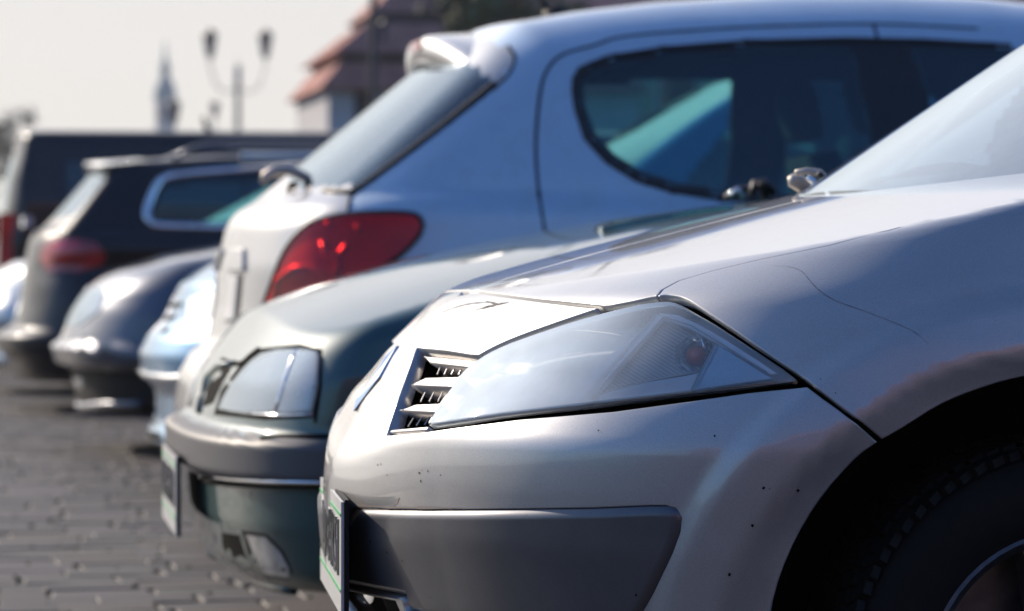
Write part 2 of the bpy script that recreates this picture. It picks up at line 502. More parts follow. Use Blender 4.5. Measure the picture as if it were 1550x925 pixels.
def panel(name, f, outline, axis, mat, parent, h=0.012, gap=0.0016, rad=0.0018, depth=0.014, holes=(), mirror=None, hole_depth=None, centre_open=True, seed=0):
    """a sheet of the surface f inside the outline, with rounded edges turned inwards"""
    n = np.array(axis, float); n /= np.linalg.norm(n)
    e1 = np.cross([0, 0, 1.0], n) if abs(n[2]) < 0.95 else np.array([1.0, 0, 0]); e1 -= n * (e1 @ n); e1 /= np.linalg.norm(e1)
    e2 = np.cross(n, e1)
    def to2(P): return np.stack([P @ e1, P @ e2], 1)
    def on(Q):
        O = Q[:, :1] * e1 + Q[:, 1:] * e2
        return O
    loops = []
    for li, L3 in enumerate([outline] + list(holes)):
        q = to2(L3)
        area = 0.5 * np.sum(q[:, 0] * np.roll(q[:, 1], -1) - np.roll(q[:, 0], -1) * q[:, 1])
        ccw = area > 0
        if ccw != (li == 0): L3 = L3[::-1]; q = q[::-1]       # outer ccw, holes cw: material is always on the left
        cen = np.abs(L3[:, 1]) < 1e-3 if centre_open else np.zeros(len(L3), bool)
        m_ = len(q); nx = np.roll(q, -1, 0) - q
        ln = np.linalg.norm(nx, axis=1, keepdims=True); nx = nx / np.maximum(ln, 1e-9)
        nl = np.stack([-nx[:, 1], nx[:, 0]], 1)
        ecen = cen & np.roll(cen, -1)
        def off(d):
            de = np.where(ecen, 0.0, d); out = np.zeros_like(q)
            for i in range(m_):
                a, b_ = nl[i - 1], nl[i]; da, db = de[i - 1], de[i]
                det = a[0] * b_[1] - a[1] * b_[0]
                if abs(det) < 0.25: s = (a * da + b_ * db) / 2
                else: s = np.array([(da * b_[1] - db * a[1]) / det, (a[0] * db - b_[0] * da) / det])
                L = np.linalg.norm(s)
                if L > 2.5 * d: s *= 2.5 * d / L
                out[i] = q[i] + s
            return out
        loops.append((L3, cen, ecen, off(gap), off(gap + rad)))
    # interior points
    o2 = loops[0][4]
    lo = o2.min(0); hi = o2.max(0)
    gx, gy = np.meshgrid(np.arange(lo[0], hi[0], h), np.arange(lo[1], hi[1], h))
    gx[1::2] += h / 2
    G = np.stack([gx.ravel(), gy.ravel()], 1)
    k = poly_in(G, o2) & (seg_dist(G, o2) > h * 0.55)
    for lp in loops[1:]: k &= ~poly_in(G, lp[4]) & (seg_dist(G, lp[4]) > h * 0.55)
    G = G[k]
    pts = []; cons = []; tags = []
    for lp in loops:
        b0 = len(pts); m_ = len(lp[4])
        pts += [tuple(x) for x in lp[4]]
        cons.append([b0 + i for i in range(m_)])
    nb = len(pts)
    pts += [tuple(x) for x in G]
    edges = [(c[i], c[(i + 1) % len(c)]) for c in cons for i in range(len(c))]
    res = delaunay_2d_cdt([Vector(p) for p in pts], edges, [], 0, 1e-6)
    vo, fo, orig = res[0], res[2], res[3]
    V2 = np.array([tuple(v) for v in vo])
    tri = np.array([tuple(t_) for t_ in fo if len(t_) == 3])
    cc = V2[tri].mean(1)
    inside = poly_in(cc, o2)
    for lp in loops[1:]: inside &= ~poly_in(cc, lp[4])
    tri = tri[inside]
    omap = {}
    for vi, ol in enumerate(orig):
        for oo in ol: omap[oo] = vi
    # lift to the surface
    base = outline.mean(0) @ n
    allc = (outline @ n); s_hi = allc.max() + 0.12; s_lo = allc.min() - 0.12
    def lift(Q):
        O = on(Q) + n * s_hi
        return raycast(f, O, np.tile(-n, (len(Q), 1)), 0, s_hi - s_lo + 0.1, 140)
    P = lift(V2)
    for ci, lp in enumerate(loops):
        for i, c in enumerate(cons[ci]):
            if lp[1][i] and c in omap: P[omap[c]] = lp[0][i]
    N = grad(f, P)
    V = [p for p in P]; NN = [q for q in N]; Fc = [tuple(t_) for t_ in tri]
    a_, b2, c_ = (P[tri[:, i]] for i in range(3))
    fn = np.cross(b2 - a_, c_ - a_); flip = (fn * N[tri[:, 0]]).sum(1) < 0
    Fc = [tuple(t_[::-1]) if fl else tuple(t_) for t_, fl in zip(tri, flip)]
    for ci, lp in enumerate(loops):
        L3, cen, ecen, g1, g0 = lp
        P1 = lift(g1)
        for i in range(len(P1)):
            if cen[i]: P1[i] = L3[i]
        N1 = grad(f, P1)
        m_ = len(P1)
        # outward direction = from the B0 ring to the B1 ring
        P0 = np.array([P[omap[c]] for c in cons[ci]])
        outd = P1 - P0; L = np.linalg.norm(outd, axis=1, keepdims=True)
        outd = np.where(L > 1e-6, outd / np.maximum(L, 1e-9), N1)
        dd = depth if ci == 0 or hole_depth is None else hole_depth
        k1 = len(V)
        for i in range(m_): V.append(P1[i] - N1[i] * rad * 0.9); q = N1[i] * 0.6 + outd[i] * 0.8; NN.append(q / np.linalg.norm(q))
        k2 = len(V)
        for i in range(m_): V.append(P1[i] - N1[i] * dd); NN.append(outd[i])
        for i in range(m_):
            if ecen[i]: continue
            j = (i + 1) % m_
            b0i, b0j = omap[cons[ci][i]], omap[cons[ci][j]]
            Fc.append((b0j, b0i, k1 + i, k1 + j)); Fc.append((k1 + j, k1 + i, k2 + i, k2 + j))
    V = np.array(V); NN = np.array(NN)
    objs = []
    if mirror == 'join':
        nv = len(V); Vm = V * [1, -1, 1]; Nm = NN * [1, -1, 1]
        V = np.concatenate([V, Vm]); NN = np.concatenate([NN, Nm]); Fc = Fc + [tuple(i + nv for i in t_[::-1]) for t_ in Fc]
    objs.append(meshobj(name, V, Fc, mat, parent, normals=NN))
    if mirror == 'copy':
        objs.append(meshobj(name, V * [1, -1, 1], [t_[::-1] for t_ in Fc], mat, parent, normals=NN * [1, -1, 1]))
    return objs[0]

def shifted(f, d): return lambda P: f(P) + d       # d > 0: surface moved inwards

# ---------------------------------------------------------------- whole-car body from a solid function
def make_body(d):
    N = tab(d['N'], d.get('nsm', 0.03)); NRr = tab(d['NR'], 0.03); W = tab(d['W'], d.get('wsm', 0.03)); H = tab(d['H'], d.get('hsm', 0.06))
    G = tab(d['G'], d.get('gsm', 0.05)); WG = tab(d['WG'], 0.04)
    xf, xr, pf, pr = d['xf'], d['xr'], d.get('pf', 2.6), d.get('pr', 3.0)
    kc = d.get('crown', 0.05); sweep = d.get('sweep', 0.2); rsweep = d.get('rsweep', 0.1); xm = d.get('xm', 2.0)
    ks = d.get('ks', 0.05); kg = d.get('kg', 0.06); extra = d.get('extra'); ge = d.get('gends', (0.9, 0.9)); gx0, gx1 = d['gx']
    zb = d.get('zb', 0.17); gz = d.get('gz', 0.9)
    def low(P):
        x, t_, z = P[:, 0], np.abs(P[:, 1]), P[:, 2]
        Wz = W(z if 'crease' not in d else z - d['crease'](x))
        if extra is not None: Wz = Wz + extra(x, t_, z)
        n = np.minimum(N(z - d.get('nlift', 0.0) * sstep(0.05, 0.5, t_) * sstep(0.68, 0.58, z)) + d.get('vee', 0.0) * np.minimum(t_, 0.45), xf - d.get('clamp', 0.12)); r = np.maximum(NRr(z), xr + 0.12)
        a = np.maximum(xf - x, 0) / (xf - n); b_ = np.maximum(x - xr, 0) / (r - xr)
        tt = t_ / Wz
        rf = (a ** pf + tt ** pf) ** (1 / pf); rb = (b_ ** pr + tt ** pr) ** (1 / pr)
        side = (np.maximum(rf, rb) - 1) * Wz * 0.92
        top = (z - H(x) + kc * t_ ** 2) * 0.96
        F = smax(side, top, ks)
        return smax(F, (zb - z), 0.06)
    def grn(P):
        x, t_, z = P[:, 0], np.abs(P[:, 1]), P[:, 2]
        xs = x - np.where(x < xm, sweep, -rsweep) * t_ ** 2 * np.where(x < xm, sstep(xm, xm - 0.6, x), sstep(xm, xm + 0.6, x))
        top = (z - G(xs) + 0.06 * t_ ** 2) * 0.80
        endt = 0.10 * np.clip((gx0 + 0.9 - x) / 0.9, 0, 2) ** 2 * ge[0] + 0.10 * np.clip((x - gx1 + 0.9) / 0.9, 0, 2) ** 2 * ge[1]
        side = (t_ - WG(z) + endt) * 0.94
        return smax(smax(top, side, kg), gz - z, 0.02)
    def f(P): return smin(low(P), grn(P), 0.012)
    f.low = low; f.grn = grn
    return f

def capsule(f, xa, xb, zs, ns=150, nphi=56, nb=40, rmax=2.2):
    """half-body grid: rays from a spine; returns V[rows, cols] on y<=0"""
    phis = np.linspace(-PI / 2, PI / 2, nphi)
    O = []; D = []
    rows = []
    for bta in np.linspace(-PI / 2, 0, nb)[:-1]: rows.append((xa, bta))
    for x in np.linspace(xa, xb, ns): rows.append((x, 0.0))
    for bta in np.linspace(0, PI / 2, nb)[1:]: rows.append((xb, bta))
    for (x, bta) in rows:
        for ph in phis:
            O.append((x, 0, zs)); D.append((math.sin(bta), -math.cos(bta) * math.cos(ph), math.cos(bta) * math.sin(ph)))
    O = np.array(O); D = np.array(D)
    # march outwards: inside -> outside
    g = lambda P: -f(P)
    P = raycast(g, O, D, 0.02, rmax, 90)
    return P.reshape(len(rows), nphi, 3)

def build_shell(car, f, parent, rules, grid, lining=None, lining_off=0.035, skip=None, cut=None):
    """rules: list of (name, mask function(P,uv)->bool, material, per_side, label). first match wins"""
    V = grid; nr, nc = V.shape[:2]
    P = V.reshape(-1, 3)
    Nn = grad(f, P)
    idx = np.arange(nr * nc).reshape(nr, nc)
    q = np.stack([idx[:-1, :-1], idx[1:, :-1], idx[1:, 1:], idx[:-1, 1:]], -1).reshape(-1, 4)
    C = P[q].mean(1)
    a, b_, c_ = P[q[:, 0]], P[q[:, 1]], P[q[:, 2]]
    fn = np.cross(b_ - a, c_ - a); ok = np.ones(len(q), bool)
    nrm = Nn[q].sum(1)
    if ((fn * nrm).sum(1) < 0).sum() > len(q) / 2: q = q[:, ::-1]
    Cn = C.copy(); Cn[:, 1] = -np.abs(Cn[:, 1])
    uv = car.proj(Cn)
    taken = np.zeros(len(q), bool)
    if skip is not None: taken |= skip(C, uv)
    win = np.zeros(len(q), bool)
    if cut is not None:
        cm = cut(C, uv); taken |= cm; win |= cm
    def emit(name, faces, mat, both, label=None, norm=1, off=0.0):
        if len(faces) == 0: return None
        u_, inv = np.unique(faces, return_inverse=True)
        Fq = inv.reshape(faces.shape)
        Pv = P[u_] - Nn[u_] * off; Nv = Nn[u_] * norm
        Fl = [tuple(x) for x in (Fq if norm > 0 else Fq[:, ::-1])]
        Vm, Nm, Fm = Pv * [1, -1, 1], Nv * [1, -1, 1], [t_[::-1] for t_ in Fl]
        outs = []
        if both:
            k = len(Pv)
            outs.append(meshobj(name, np.concatenate([Pv, Vm]), Fl + [tuple(i + k for i in t_) for t_ in Fm], mat, parent, normals=np.concatenate([Nv, Nm])))
        else:
            outs.append(meshobj(name, Pv, Fl, mat, parent, normals=Nv))
            outs.append(meshobj(name, Vm, Fm, mat, parent, normals=Nm))
        if label:
            for o in outs: o['label'] = label
        return outs
    for (name, fnm, mat, both, iswin) in rules:
        m_ = fnm(C, uv) & ~taken
        taken |= m_
        if iswin: win |= m_
        emit(name, q[m_], mat, both)
    if lining is not None:
        keep = ~win & (C[:, 2] > 0.25)
        if skip is not None: keep &= ~skip(C, uv)
        emit('cabin_lining', q[keep], lining, True, norm=-1, off=lining_off)

def pin(poly):        # mask: projected into a pixel polygon
    A = np.array(poly, float)
    return lambda C, uv: poly_in(uv, A)
def tube_px(car, f, pts, r, name, mat, parent, off=0.0, step=0.02, n=6, mirror=False, closed=False):
    A = [np.array(p, float) for p in pts]
    if closed: A.append(A[0])
    st = step * FPX / car.yc; d = []
    for i in range(len(A) - 1):
        k = max(1, int(np.linalg.norm(A[i + 1] - A[i]) / st))
        for j in range(k): d.append(A[i] + (A[i + 1] - A[i]) * j / k)
    d.append(A[-1])
    P = car.px(shifted(f, off), d)
    mb = MB(); mb.tube(P, r, n)
    o = mb.build(name, mat, parent, smooth=True)
    if mirror:
        mb2 = MB(); mb2.tube(P * [1, -1, 1], r, n); mb2.build(name, mat, parent, smooth=True)
    return o
def tube_loc(P, r, name, mat, parent, n=8):
    mb = MB(); mb.tube(P, r, n); return mb.build(name, mat, parent, smooth=True)

def wheel(parent, x, y, z, r=0.315, wd=0.2, side=-1, treads=0, hub=M_alloy):
    """tyre with rounded shoulders and blocks; rim with spokes"""
    mb = MB()
    h = wd / 2
    prof = [(r * 0.62, -h * 0.80), (r * 0.70, -h * 0.98), (r * 0.86, -h), (r * 0.95, -h * 0.88), (r * 0.985, -h * 0.72), (r * 0.99, 0), (r * 0.985, h * 0.72), (r * 0.95, h * 0.88), (r * 0.86, h), (r * 0.70, h * 0.98), (r * 0.62, h * 0.80)]
    mb.lathe(prof, (x, y, z), 'y', 64)
    ty = mb.build('tyre', M_rubber, parent, smooth=True)
    if treads:
        tb = MB()
        for k in range(treads):
            for row in range(-2, 3):
                a = 2 * PI * (k + (0.5 if row % 2 else 0) + rnd.uniform(-0.06, 0.06)) / treads
                wdt = 2 * PI * r / treads * rnd.uniform(0.72, 0.92)
                yy = y + row * wd * 0.19
                rr = r * (1.0 if abs(row) < 2 else 0.985)
                c = np.array([x + rr * math.cos(a), yy, z + rr * math.sin(a)])
                tg = np.array([-math.sin(a), 0.25 * row, math.cos(a)]); tg /= np.linalg.norm(tg)
                rd = np.array([math.cos(a), 0, math.sin(a)]); ax = np.cross(tg, rd)
                V = []
                for sr in (-1, 1):
                    for s1, s2 in ((-1, -1), (1, -1), (1, 1), (-1, 1)):
                        V.append(c + rd * 0.0055 * sr + tg * wdt / 2 * s1 + ax * wd * 0.090 * s2)
                tb.add(V, [(0, 3, 2, 1), (4, 5, 6, 7), (0, 1, 5, 4), (1, 2, 6, 5), (2, 3, 7, 6), (3, 0, 4, 7)])
        tg_ = tb.build('tread_block', M_rubber, ty); tg_['kind'] = 'stuff'
    rb = MB()
    s = side
    rb.lathe([(r * 0.66, -s * h * 0.2), (r * 0.66, s * h * 0.80), (r * 0.62, s * h * 0.86), (r * 0.58, s * h * 0.7), (r * 0.56, s * h * 0.1), (0.03, s * h * 0.05)], (x, y, z), 'y', 48)
    for k in range(7):
        a = 2 * PI * k / 7
        c, sn = math.cos(a), math.sin(a)
        w0, w1 = 0.030, 0.018
        V = []
        for (rr, ww) in ((0.02, w0), (r * 0.60, w1)):
            for hh in (s * h * 0.35, s * h * 0.70):
                for q in (-1, 1):
                    V.append((x + c * rr - sn * ww * q, y + hh, z + sn * rr + c * ww * q))
        rb.add(V, [(0, 1, 3, 2), (4, 6, 7, 5), (0, 4, 5, 1), (2, 3, 7, 6), (0, 2, 6, 4), (1, 5, 7, 3)])
    rb.lathe([(0.045, s * h * 0.3), (0.045, s * h * 0.74), (0.0, s * h * 0.76)], (x, y, z), 'y', 20)
    rb.build('wheel_rim', hub, parent, smooth=False)

def seat(parent, x, y, zf=0.28, direction=1):
    """seat facing -x when direction=1 (front at left)"""
    s = direction
    mb = MB()
    def slab(p0, p1, wd, th):
        n = 7; V = []; F = []
        p0 = np.array(p0); p1 = np.array(p1); d = (p1 - p0) / np.linalg.norm(p1 - p0); up = np.array([-d[1], d[0]])
        for i in range(n):
            q = i / (n - 1); c = p0 + (p1 - p0) * q
            ww = wd * (1 - 0.18 * (2 * q - 1) ** 4); tt = th * (1 - 0.25 * (2 * q - 1) ** 4)
            for k in range(12):
                a = 2 * PI * k / 12
                cx_ = math.copysign(abs(math.cos(a)) ** 0.5, math.cos(a)) * ww; cy_ = math.copysign(abs(math.sin(a)) ** 0.6, math.sin(a)) * tt
                V.append((x + s * (c[0] + up[0] * cy_), y + cx_, c[1] + up[1] * cy_))
        for i in range(n - 1):
            for k in range(12): F.append((i * 12 + k, i * 12 + (k + 1) % 12, (i + 1) * 12 + (k + 1) % 12, (i + 1) * 12 + k))
        F.append(tuple(range(12))[::-1]); F.append(tuple((n - 1) * 12 + k for k in range(12)))
        mb.add(V, F)
    slab((-0.22, zf + 0.18), (0.20, zf + 0.14), 0.25, 0.07)
    slab((0.18, zf + 0.16), (0.36, zf + 0.76), 0.25, 0.06)
    slab((0.375, zf + 0.80), (0.42, zf + 0.99), 0.13, 0.045)
    return mb.build('seat', M_seat, parent, smooth=True)

# ================================================================ the near silver hatchback
XW, ZW, RA = 0.797, 0.321, 0.365
fl_t = tab([(-0.02, -0.012), (0.0, -0.004), (0.030, 0.012), (0.085, 0.011), (0.105, 0.001), (0.14, 0.0), (0.3, 0.0)], 0.010)
def near_extra(x, t_, z):
    r = np.sqrt(((x - XW) * 0.94) ** 2 + (z - ZW) ** 2) - RA
    r2 = np.sqrt((x - 3.48) ** 2 + (z - ZW) ** 2) - 0.36
    r = np.minimum(r, r2)
    return np.where(r < 0.25, fl_t(np.clip(r, -0.02, 0.25)), 0.0) * sstep(0.12, 0.3, z)
C1 = Car(0.605, 4.54)
f1 = make_body(dict(
    N=[(0.1, 0.12), (0.2, 0.07), (0.3, 0.03), (0.4, 0.005), (0.47, 0.0), (0.50, 0.002), (0.535, 0.008), (0.565, 0.024), (0.62, 0.048), (0.695, 0.100), (0.78, 0.19), (0.9, 0.45), (1.0, 0.8)],
    NR=[(0.1, 4.1), (0.4, 4.2), (0.7, 4.18), (1.0, 4.1), (1.1, 4.0)],
    W=[(0.15, 0.80), (0.2, 0.835), (0.3, 0.853), (0.46, 0.868), (0.575, 0.882), (0.605, 0.882), (0.70, 0.868), (0.78, 0.847), (0.85, 0.820), (0.91, 0.790), (1.0, 0.735), (1.1, 0.64)], wsm=0.014,
    crease=lambda x: 0.03 * np.clip(x, 0, 0.6),
    H=[(-0.1, 0.63), (0.0, 0.69), (0.12, 0.747), (0.25, 0.795), (0.387, 0.833), (0.645, 0.899), (0.96, 0.976), (1.15, 1.005), (1.5, 1.005), (3.6, 1.03), (4.1, 1.0)],
    G=[(0.5, 0.77), (0.80, 0.958), (1.50, 1.406), (1.85, 1.47), (2.6, 1.46), (3.3, 1.43), (3.75, 1.37), (4.0, 1.05), (4.2, 0.7)],
    WG=[(0.5, 0.9), (0.9, 0.81), (1.0, 0.785), (1.35, 0.60), (1.5, 0.55)], gx=(1.0, 4.0),
    xf=0.85, xr=3.7, pf=2.6, extra=near_extra, crown=0.05, sweep=0.30, ks=0.012, nsm=0.018, gz=0.88, vee=0.055, nlift=0.06))
near = empty('parked_car', (C1.x0, C1.yc, 0), 'silver hatchback nearest the viewer, sharp in focus, with a hazy wraparound headlight and stone-chipped bumper', 'car', 'cars parked side by side on the paving')
AX = (-0.55, -0.80, 0.25)
lamp_top = [(647, 641), (661, 616), (683.3, 584), (703, 558), (724.5, 541.5), (741.6, 531), (771, 517.5), (819.5, 500), (871, 483), (915, 470.5), (960, 459.5), (987, 455), (1010, 453.5), (1022, 456)]
lamp_back = [(1022, 456), (1031.6, 460), (1083.5, 490), (1135, 523.8), (1187, 558.5), (1206, 573.5)]
lamp_bot = [(1206, 573.5), (1203, 577), (1135, 586), (1057.5, 594), (953.8, 604.5), (850, 616.5), (754.6, 627.5), (690, 637), (647, 643)]
lamp_o = outline3(C1, f1, [('p', spl(lamp_top, 3)), ('p', lamp_back), ('p', lamp_bot)], 0.010)
hl = panel('headlight', f1, lamp_o, AX, M_lens, near, h=0.011, gap=0.001, rad=0.003, depth=0.012)
hl['label'] = 'hazy wraparound headlight lens'
# inside of the lamp
def lampart(name, px, mat, off, gap=0.0, rad=0.0015, depth=0.008, par=None):
    ff = shifted(f1, off)
    return panel(name, ff, outline3(C1, ff, [('p', px + [px[0]])], 0.008), AX, mat, par or hl, h=0.012, gap=gap, rad=rad, depth=depth)
def deep(P): return f1(P) + 0.014 + 0.36 * np.clip(P[:, 2] - 0.605, 0, 0.2)
panel('lamp_reflector', deep, outline3(C1, deep, [('p', spl(lamp_top, 2) + lamp_back[1:] + lamp_bot[1:-1] + [lamp_top[0]])], 0.008), AX, M_reflector, hl, h=0.012, gap=0.001, rad=0.001, depth=0.002)
#lampart('lamp_reflector', spl(lamp_top, 2) + lamp_back[1:] + lamp_bot[1:-1], M_reflector, 0.040, gap=-0.012, rad=0.001, depth=0.002)
lampart('reeded_strip', [(994, 480), (1000, 480), (884, 606), (845, 611), (832, 608)], M_lampgrey, 0.020)
lampart('reeded_diffuser', [(1003, 481), (1024, 485), (1048, 496), (1068, 510), (1076, 518), (1068, 540), (1058, 562), (1040, 566), (990, 574), (940, 584), (905, 596), (893, 602)], M_reed, 0.026)
lampart('lower_trim', [(905, 598), (940, 586), (990, 576), (1040, 568), (1057, 564), (1046, 590), (960, 600), (890, 607)], M_lampgrey, 0.022)
lampart('diagonal_bar', [(994, 475), (1003, 478), (891, 606), (880, 607.5)], M_lampgrey, 0.012, rad=0.002)
lampart('edge_band', [(996, 473), (1025, 476), (1056, 490), (1098, 514), (1145, 544), (1176, 565), (1166, 567), (1130, 545), (1085, 520), (1045, 497), (1018, 486), (1004, 480)], M_lampgrey, 0.010, rad=0.0015)
lampart('corner_trim', [(1084, 519), (1170, 573), (1046, 590)], M_silver_b, 0.014, rad=0.0015)
pb = C1.px(shifted(f1, 0.022), [(1053, 539)])[0]
mb = MB(); mb.lathe([(0.0, -0.016), (0.008, -0.015), (0.013, -0.006), (0.013, 0.004), (0.009, 0.012), (0.0, 0.014)], tuple(pb), 'y', 12); mb.build('amber_bulb', M_amber, hl, smooth=True)
mb = MB()
for k, rr in enumerate((0.020, 0.024, 0.019)):
    mb.lathe([(rr, -0.010 + 0.010 * k), (rr + 0.003, -0.006 + 0.010 * k), (rr, -0.003 + 0.010 * k)], tuple(pb + np.array([0, 0.004, 0])), 'y', 7)
mb.build('bulb_socket', M_chrome, hl)
for q in ([(994, 475), (880, 607)], [(1004, 480), (893, 603)], [(1084, 519), (1046, 590)], [(1004, 479), (1045, 492), (1085, 516), (1160, 563)], [(905, 597), (990, 575), (1056, 563)]):
    tube_px(C1, f1, q, 0.0011, 'facet_edge', M_plate, hl, off=0.009)
px4 = [(1036, 488), (1052, 500), (1062, 514), (1067, 528)]
tube_px(C1, f1, px4, 0.0022, 'wire_loom', M_chrome, hl, off=0.015)

# bumper cover with the slot notch, the moulding opening and the lower vent
arch_b = [(1332, 670), (1296, 698), (1244.7, 757), (1201, 828), (1170, 915), (1160, 1010), (1172, 1100), (1195, 1165)]
lampgap = [(646, 651.5), (690, 645), (787, 632.5), (850, 627.5), (928, 621), (1031.6, 607), (1135, 592.5), (1222, 583.5)]
bo = outline3(C1, f1, [
    ('x', [(0.0, 0.22), (0.0, 0.772)]),
    ('p', [(722, 441), (819, 455), (908, 465.5)]),
    ('p', spl([(908, 467), (871, 479), (819.5, 496.5), (771, 514.5), (741.6, 528), (723, 538.5)], 3)),
    ('p', [(722, 540), (675, 532), (630, 527.5)]), ('p', [(630, 527.5), (620, 556), (600, 612), (585, 657)]), ('p', [(585, 657), (646, 651.5)]),
    ('p', lampgap), ('p', [(1222, 583.5), (1248, 603), (1268, 617), (1300, 642), (1329, 668)]),
    ('p', spl(arch_b, 3)), ('y', [(0.45, 0.205), (0.30, 0.205)]), ('x', [(-0.70, 0.205), (-0.6, 0.205), (-0.3, 0.21), (0.0, 0.22)])], 0.012)
mould_px = [(535, 771.5), (620, 773), (709.8, 773.5), (900, 771), (985, 767.5), (1008, 767.5), (1022, 772), (1029, 784), (1027, 805), (1015, 838), (1001, 867), (985, 900), (968, 930), (950, 952), (900, 962), (760, 950), (640, 934), (614, 926), (609, 905), (562.7, 896), (513, 884), (516, 830), (520, 794)]
hole1 = outline3(C1, f1, [('p', mould_px + [mould_px[0]])], 0.010)
vent_px = [(516, 894), (562, 905), (598, 912), (606, 930), (640, 950), (700, 975), (640, 990), (516, 960)]
hole2 = outline3(C1, f1, [('p', vent_px + [vent_px[0]])], 0.010)
bump_cover = panel('front_bumper', f1, bo, (-0.72, -0.68, 0.12), M_silver, near, h=0.012, depth=0.022, holes=[hole1, hole2], mirror='join')
fm = shifted(f1, -0.009)
mo = outline3(C1, fm, [('p', mould_px + [mould_px[0]])], 0.010)
md_ = panel('bumper_moulding', fm, mo, (-0.6, -0.8, 0.0), M_moulding, near, h=0.014, gap=0.001, rad=0.012, depth=0.03, mirror='copy')
md_['label'] = 'dark grey rubbing moulding along the bumper'

# fender
arch_f = [(1335.4, 669), (1371, 648), (1426, 614), (1489, 589), (1550, 573), (1620, 566), (1700, 572), (1790, 603)]
seam = [(993, 449), (1002, 438), (1027, 424.5), (1080, 409), (1147, 393), (1257, 370.5), (1368, 341), (1460, 317), (1550, 297)]
fo = outline3(C1, f1.low, [
    ('p', spl([(996, 449.5), (1006, 447.5), (1018, 448.5), (1030, 451), (1042, 456.5)], 3)), ('p', [(1042, 456.5), (1109, 500.4), (1187, 555), (1223.5, 579), (1250, 600), (1268, 614), (1300, 638.5), (1335, 668)]),
    ('p', spl(arch_f, 3)), ('y', [(XW + 0.30, ZW + 0.24), (XW + 0.36, ZW + 0.12), (XW + 0.385, ZW - 0.05), (1.42, 0.24), (1.42, 0.93)]),
    ('z', [(1.30, -0.785), (1.0, -0.772)]), ('p', [(s_[0], s_[1] - 1.0) for s_ in seam][::-1])], 0.012)
panel('fender', f1.low, fo, (-0.15, -0.9, 0.42), M_silver, near, h=0.013, mirror='copy', depth=0.016)
# bonnet
ho = outline3(C1, f1.low, [
    ('z', [(0.212, 0.0)]), ('p', [(723, 439.8), (819, 453.8), (912, 464.0), (922, 463.6), (955, 457.3), (990, 449.3)]), ('p', [(s_[0], s_[1] + 1.4) for s_ in seam]),
    ('z', [(1.0, -0.770), (1.14, -0.778), (1.15, -0.70)]), ('z', spl([(1.15, -0.70), (0.965, -0.48), (0.87, -0.22), (0.84, 0.0)], 5)), ], 0.014)
hood = panel('bonnet', f1.low, ho, (-0.25, -0.25, 0.93), M_silver, near, h=0.015, mirror='join', depth=0.018)
# upper grille slot
lin = shifted(f1, 0.055)
slot_px = [(622, 520), (735, 534), (650, 660), (575, 664)]
panel('slot_backing', lin, outline3(C1, lin, [('p', slot_px + [slot_px[0]])], 0.012), AX, M_gapblack, near, h=0.02, gap=0, rad=0.001, depth=0.002)
def strip(name, px, mat, off, depth=0.03, rad=0.002, par=near):
    ff = shifted(f1, off)
    return panel(name, ff, outline3(C1, ff, [('p', px + [px[0]])], 0.007), AX, mat, par, h=0.009, gap=0, rad=rad, depth=depth)
M_slat = paint('slat_silver', (0.34, 0.33, 0.33), 0.6, 0.38, coat=0.4)
strip('grille_slat', [(640, 538.5), (722, 546), (709, 556), (650, 549)], M_slat, 0.010)
strip('grille_slat', [(620.5, 582.5), (645, 571), (697, 569.5), (686, 585)], M_slat, 0.006)
strip('grille_slat', [(603, 621.5), (629, 611.5), (668, 610), (658, 624)], M_slat, 0.006)
strip('slot_sill', [(588, 655.5), (593, 650), (648, 645), (646, 650.5)], M_slat, 0.004, depth=0.02)
tb = MB()
for (a, b2, n_) in (((662, 567, 667, 555), (705, 567, 711, 556), 5), ((637, 608, 644, 594), (676, 608, 683, 594), 4), ((618, 646, 626, 633), (655, 642, 663, 630), 4)):
    for k in range(n_):
        q = k / (n_ - 1)
        p0 = (a[0] + (b2[0] - a[0]) * q, a[1] + (b2[1] - a[1]) * q); p1 = (a[2] + (b2[2] - a[2]) * q, a[3] + (b2[3] - a[3]) * q)
        P = C1.px(shifted(f1, 0.022), [p0, p1]); tb.tube(P, 0.0011, 5)
tg = tb.build('mesh_tooth', M_slat, near); tg['kind'] = 'stuff'
# centre emblem with dark upper grille beside it, on the nose
em = []
mb = MB()
def nose_pt(y, z, out): p = cast_x(f1, np.array([y]), np.array([z]))[0]; return p + np.array([-out, 0, 0])
ring = [nose_pt(0, 0.700, 0.005), nose_pt(-0.030, 0.655, 0.005), nose_pt(0, 0.605, 0.005), nose_pt(0.030, 0.655, 0.005)]
inner = [nose_pt(0, 0.685, 0.009), nose_pt(-0.016, 0.655, 0.009), nose_pt(0, 0.622, 0.009), nose_pt(0.016, 0.655, 0.009)]
back = [nose_pt(0, 0.700, -0.004), nose_pt(-0.030, 0.655, -0.004), nose_pt(0, 0.605, -0.004), nose_pt(0.030, 0.655, -0.004)]
mb.add(ring + inner + back, [(i, (i + 1) % 4, 4 + (i + 1) % 4, 4 + i) for i in range(4)] + [(8 + i, 8 + (i + 1) % 4, (i + 1) % 4, i) for i in range(4)] + [(4, 5, 6, 7)])
mb.build('badge', M_chrome, near)
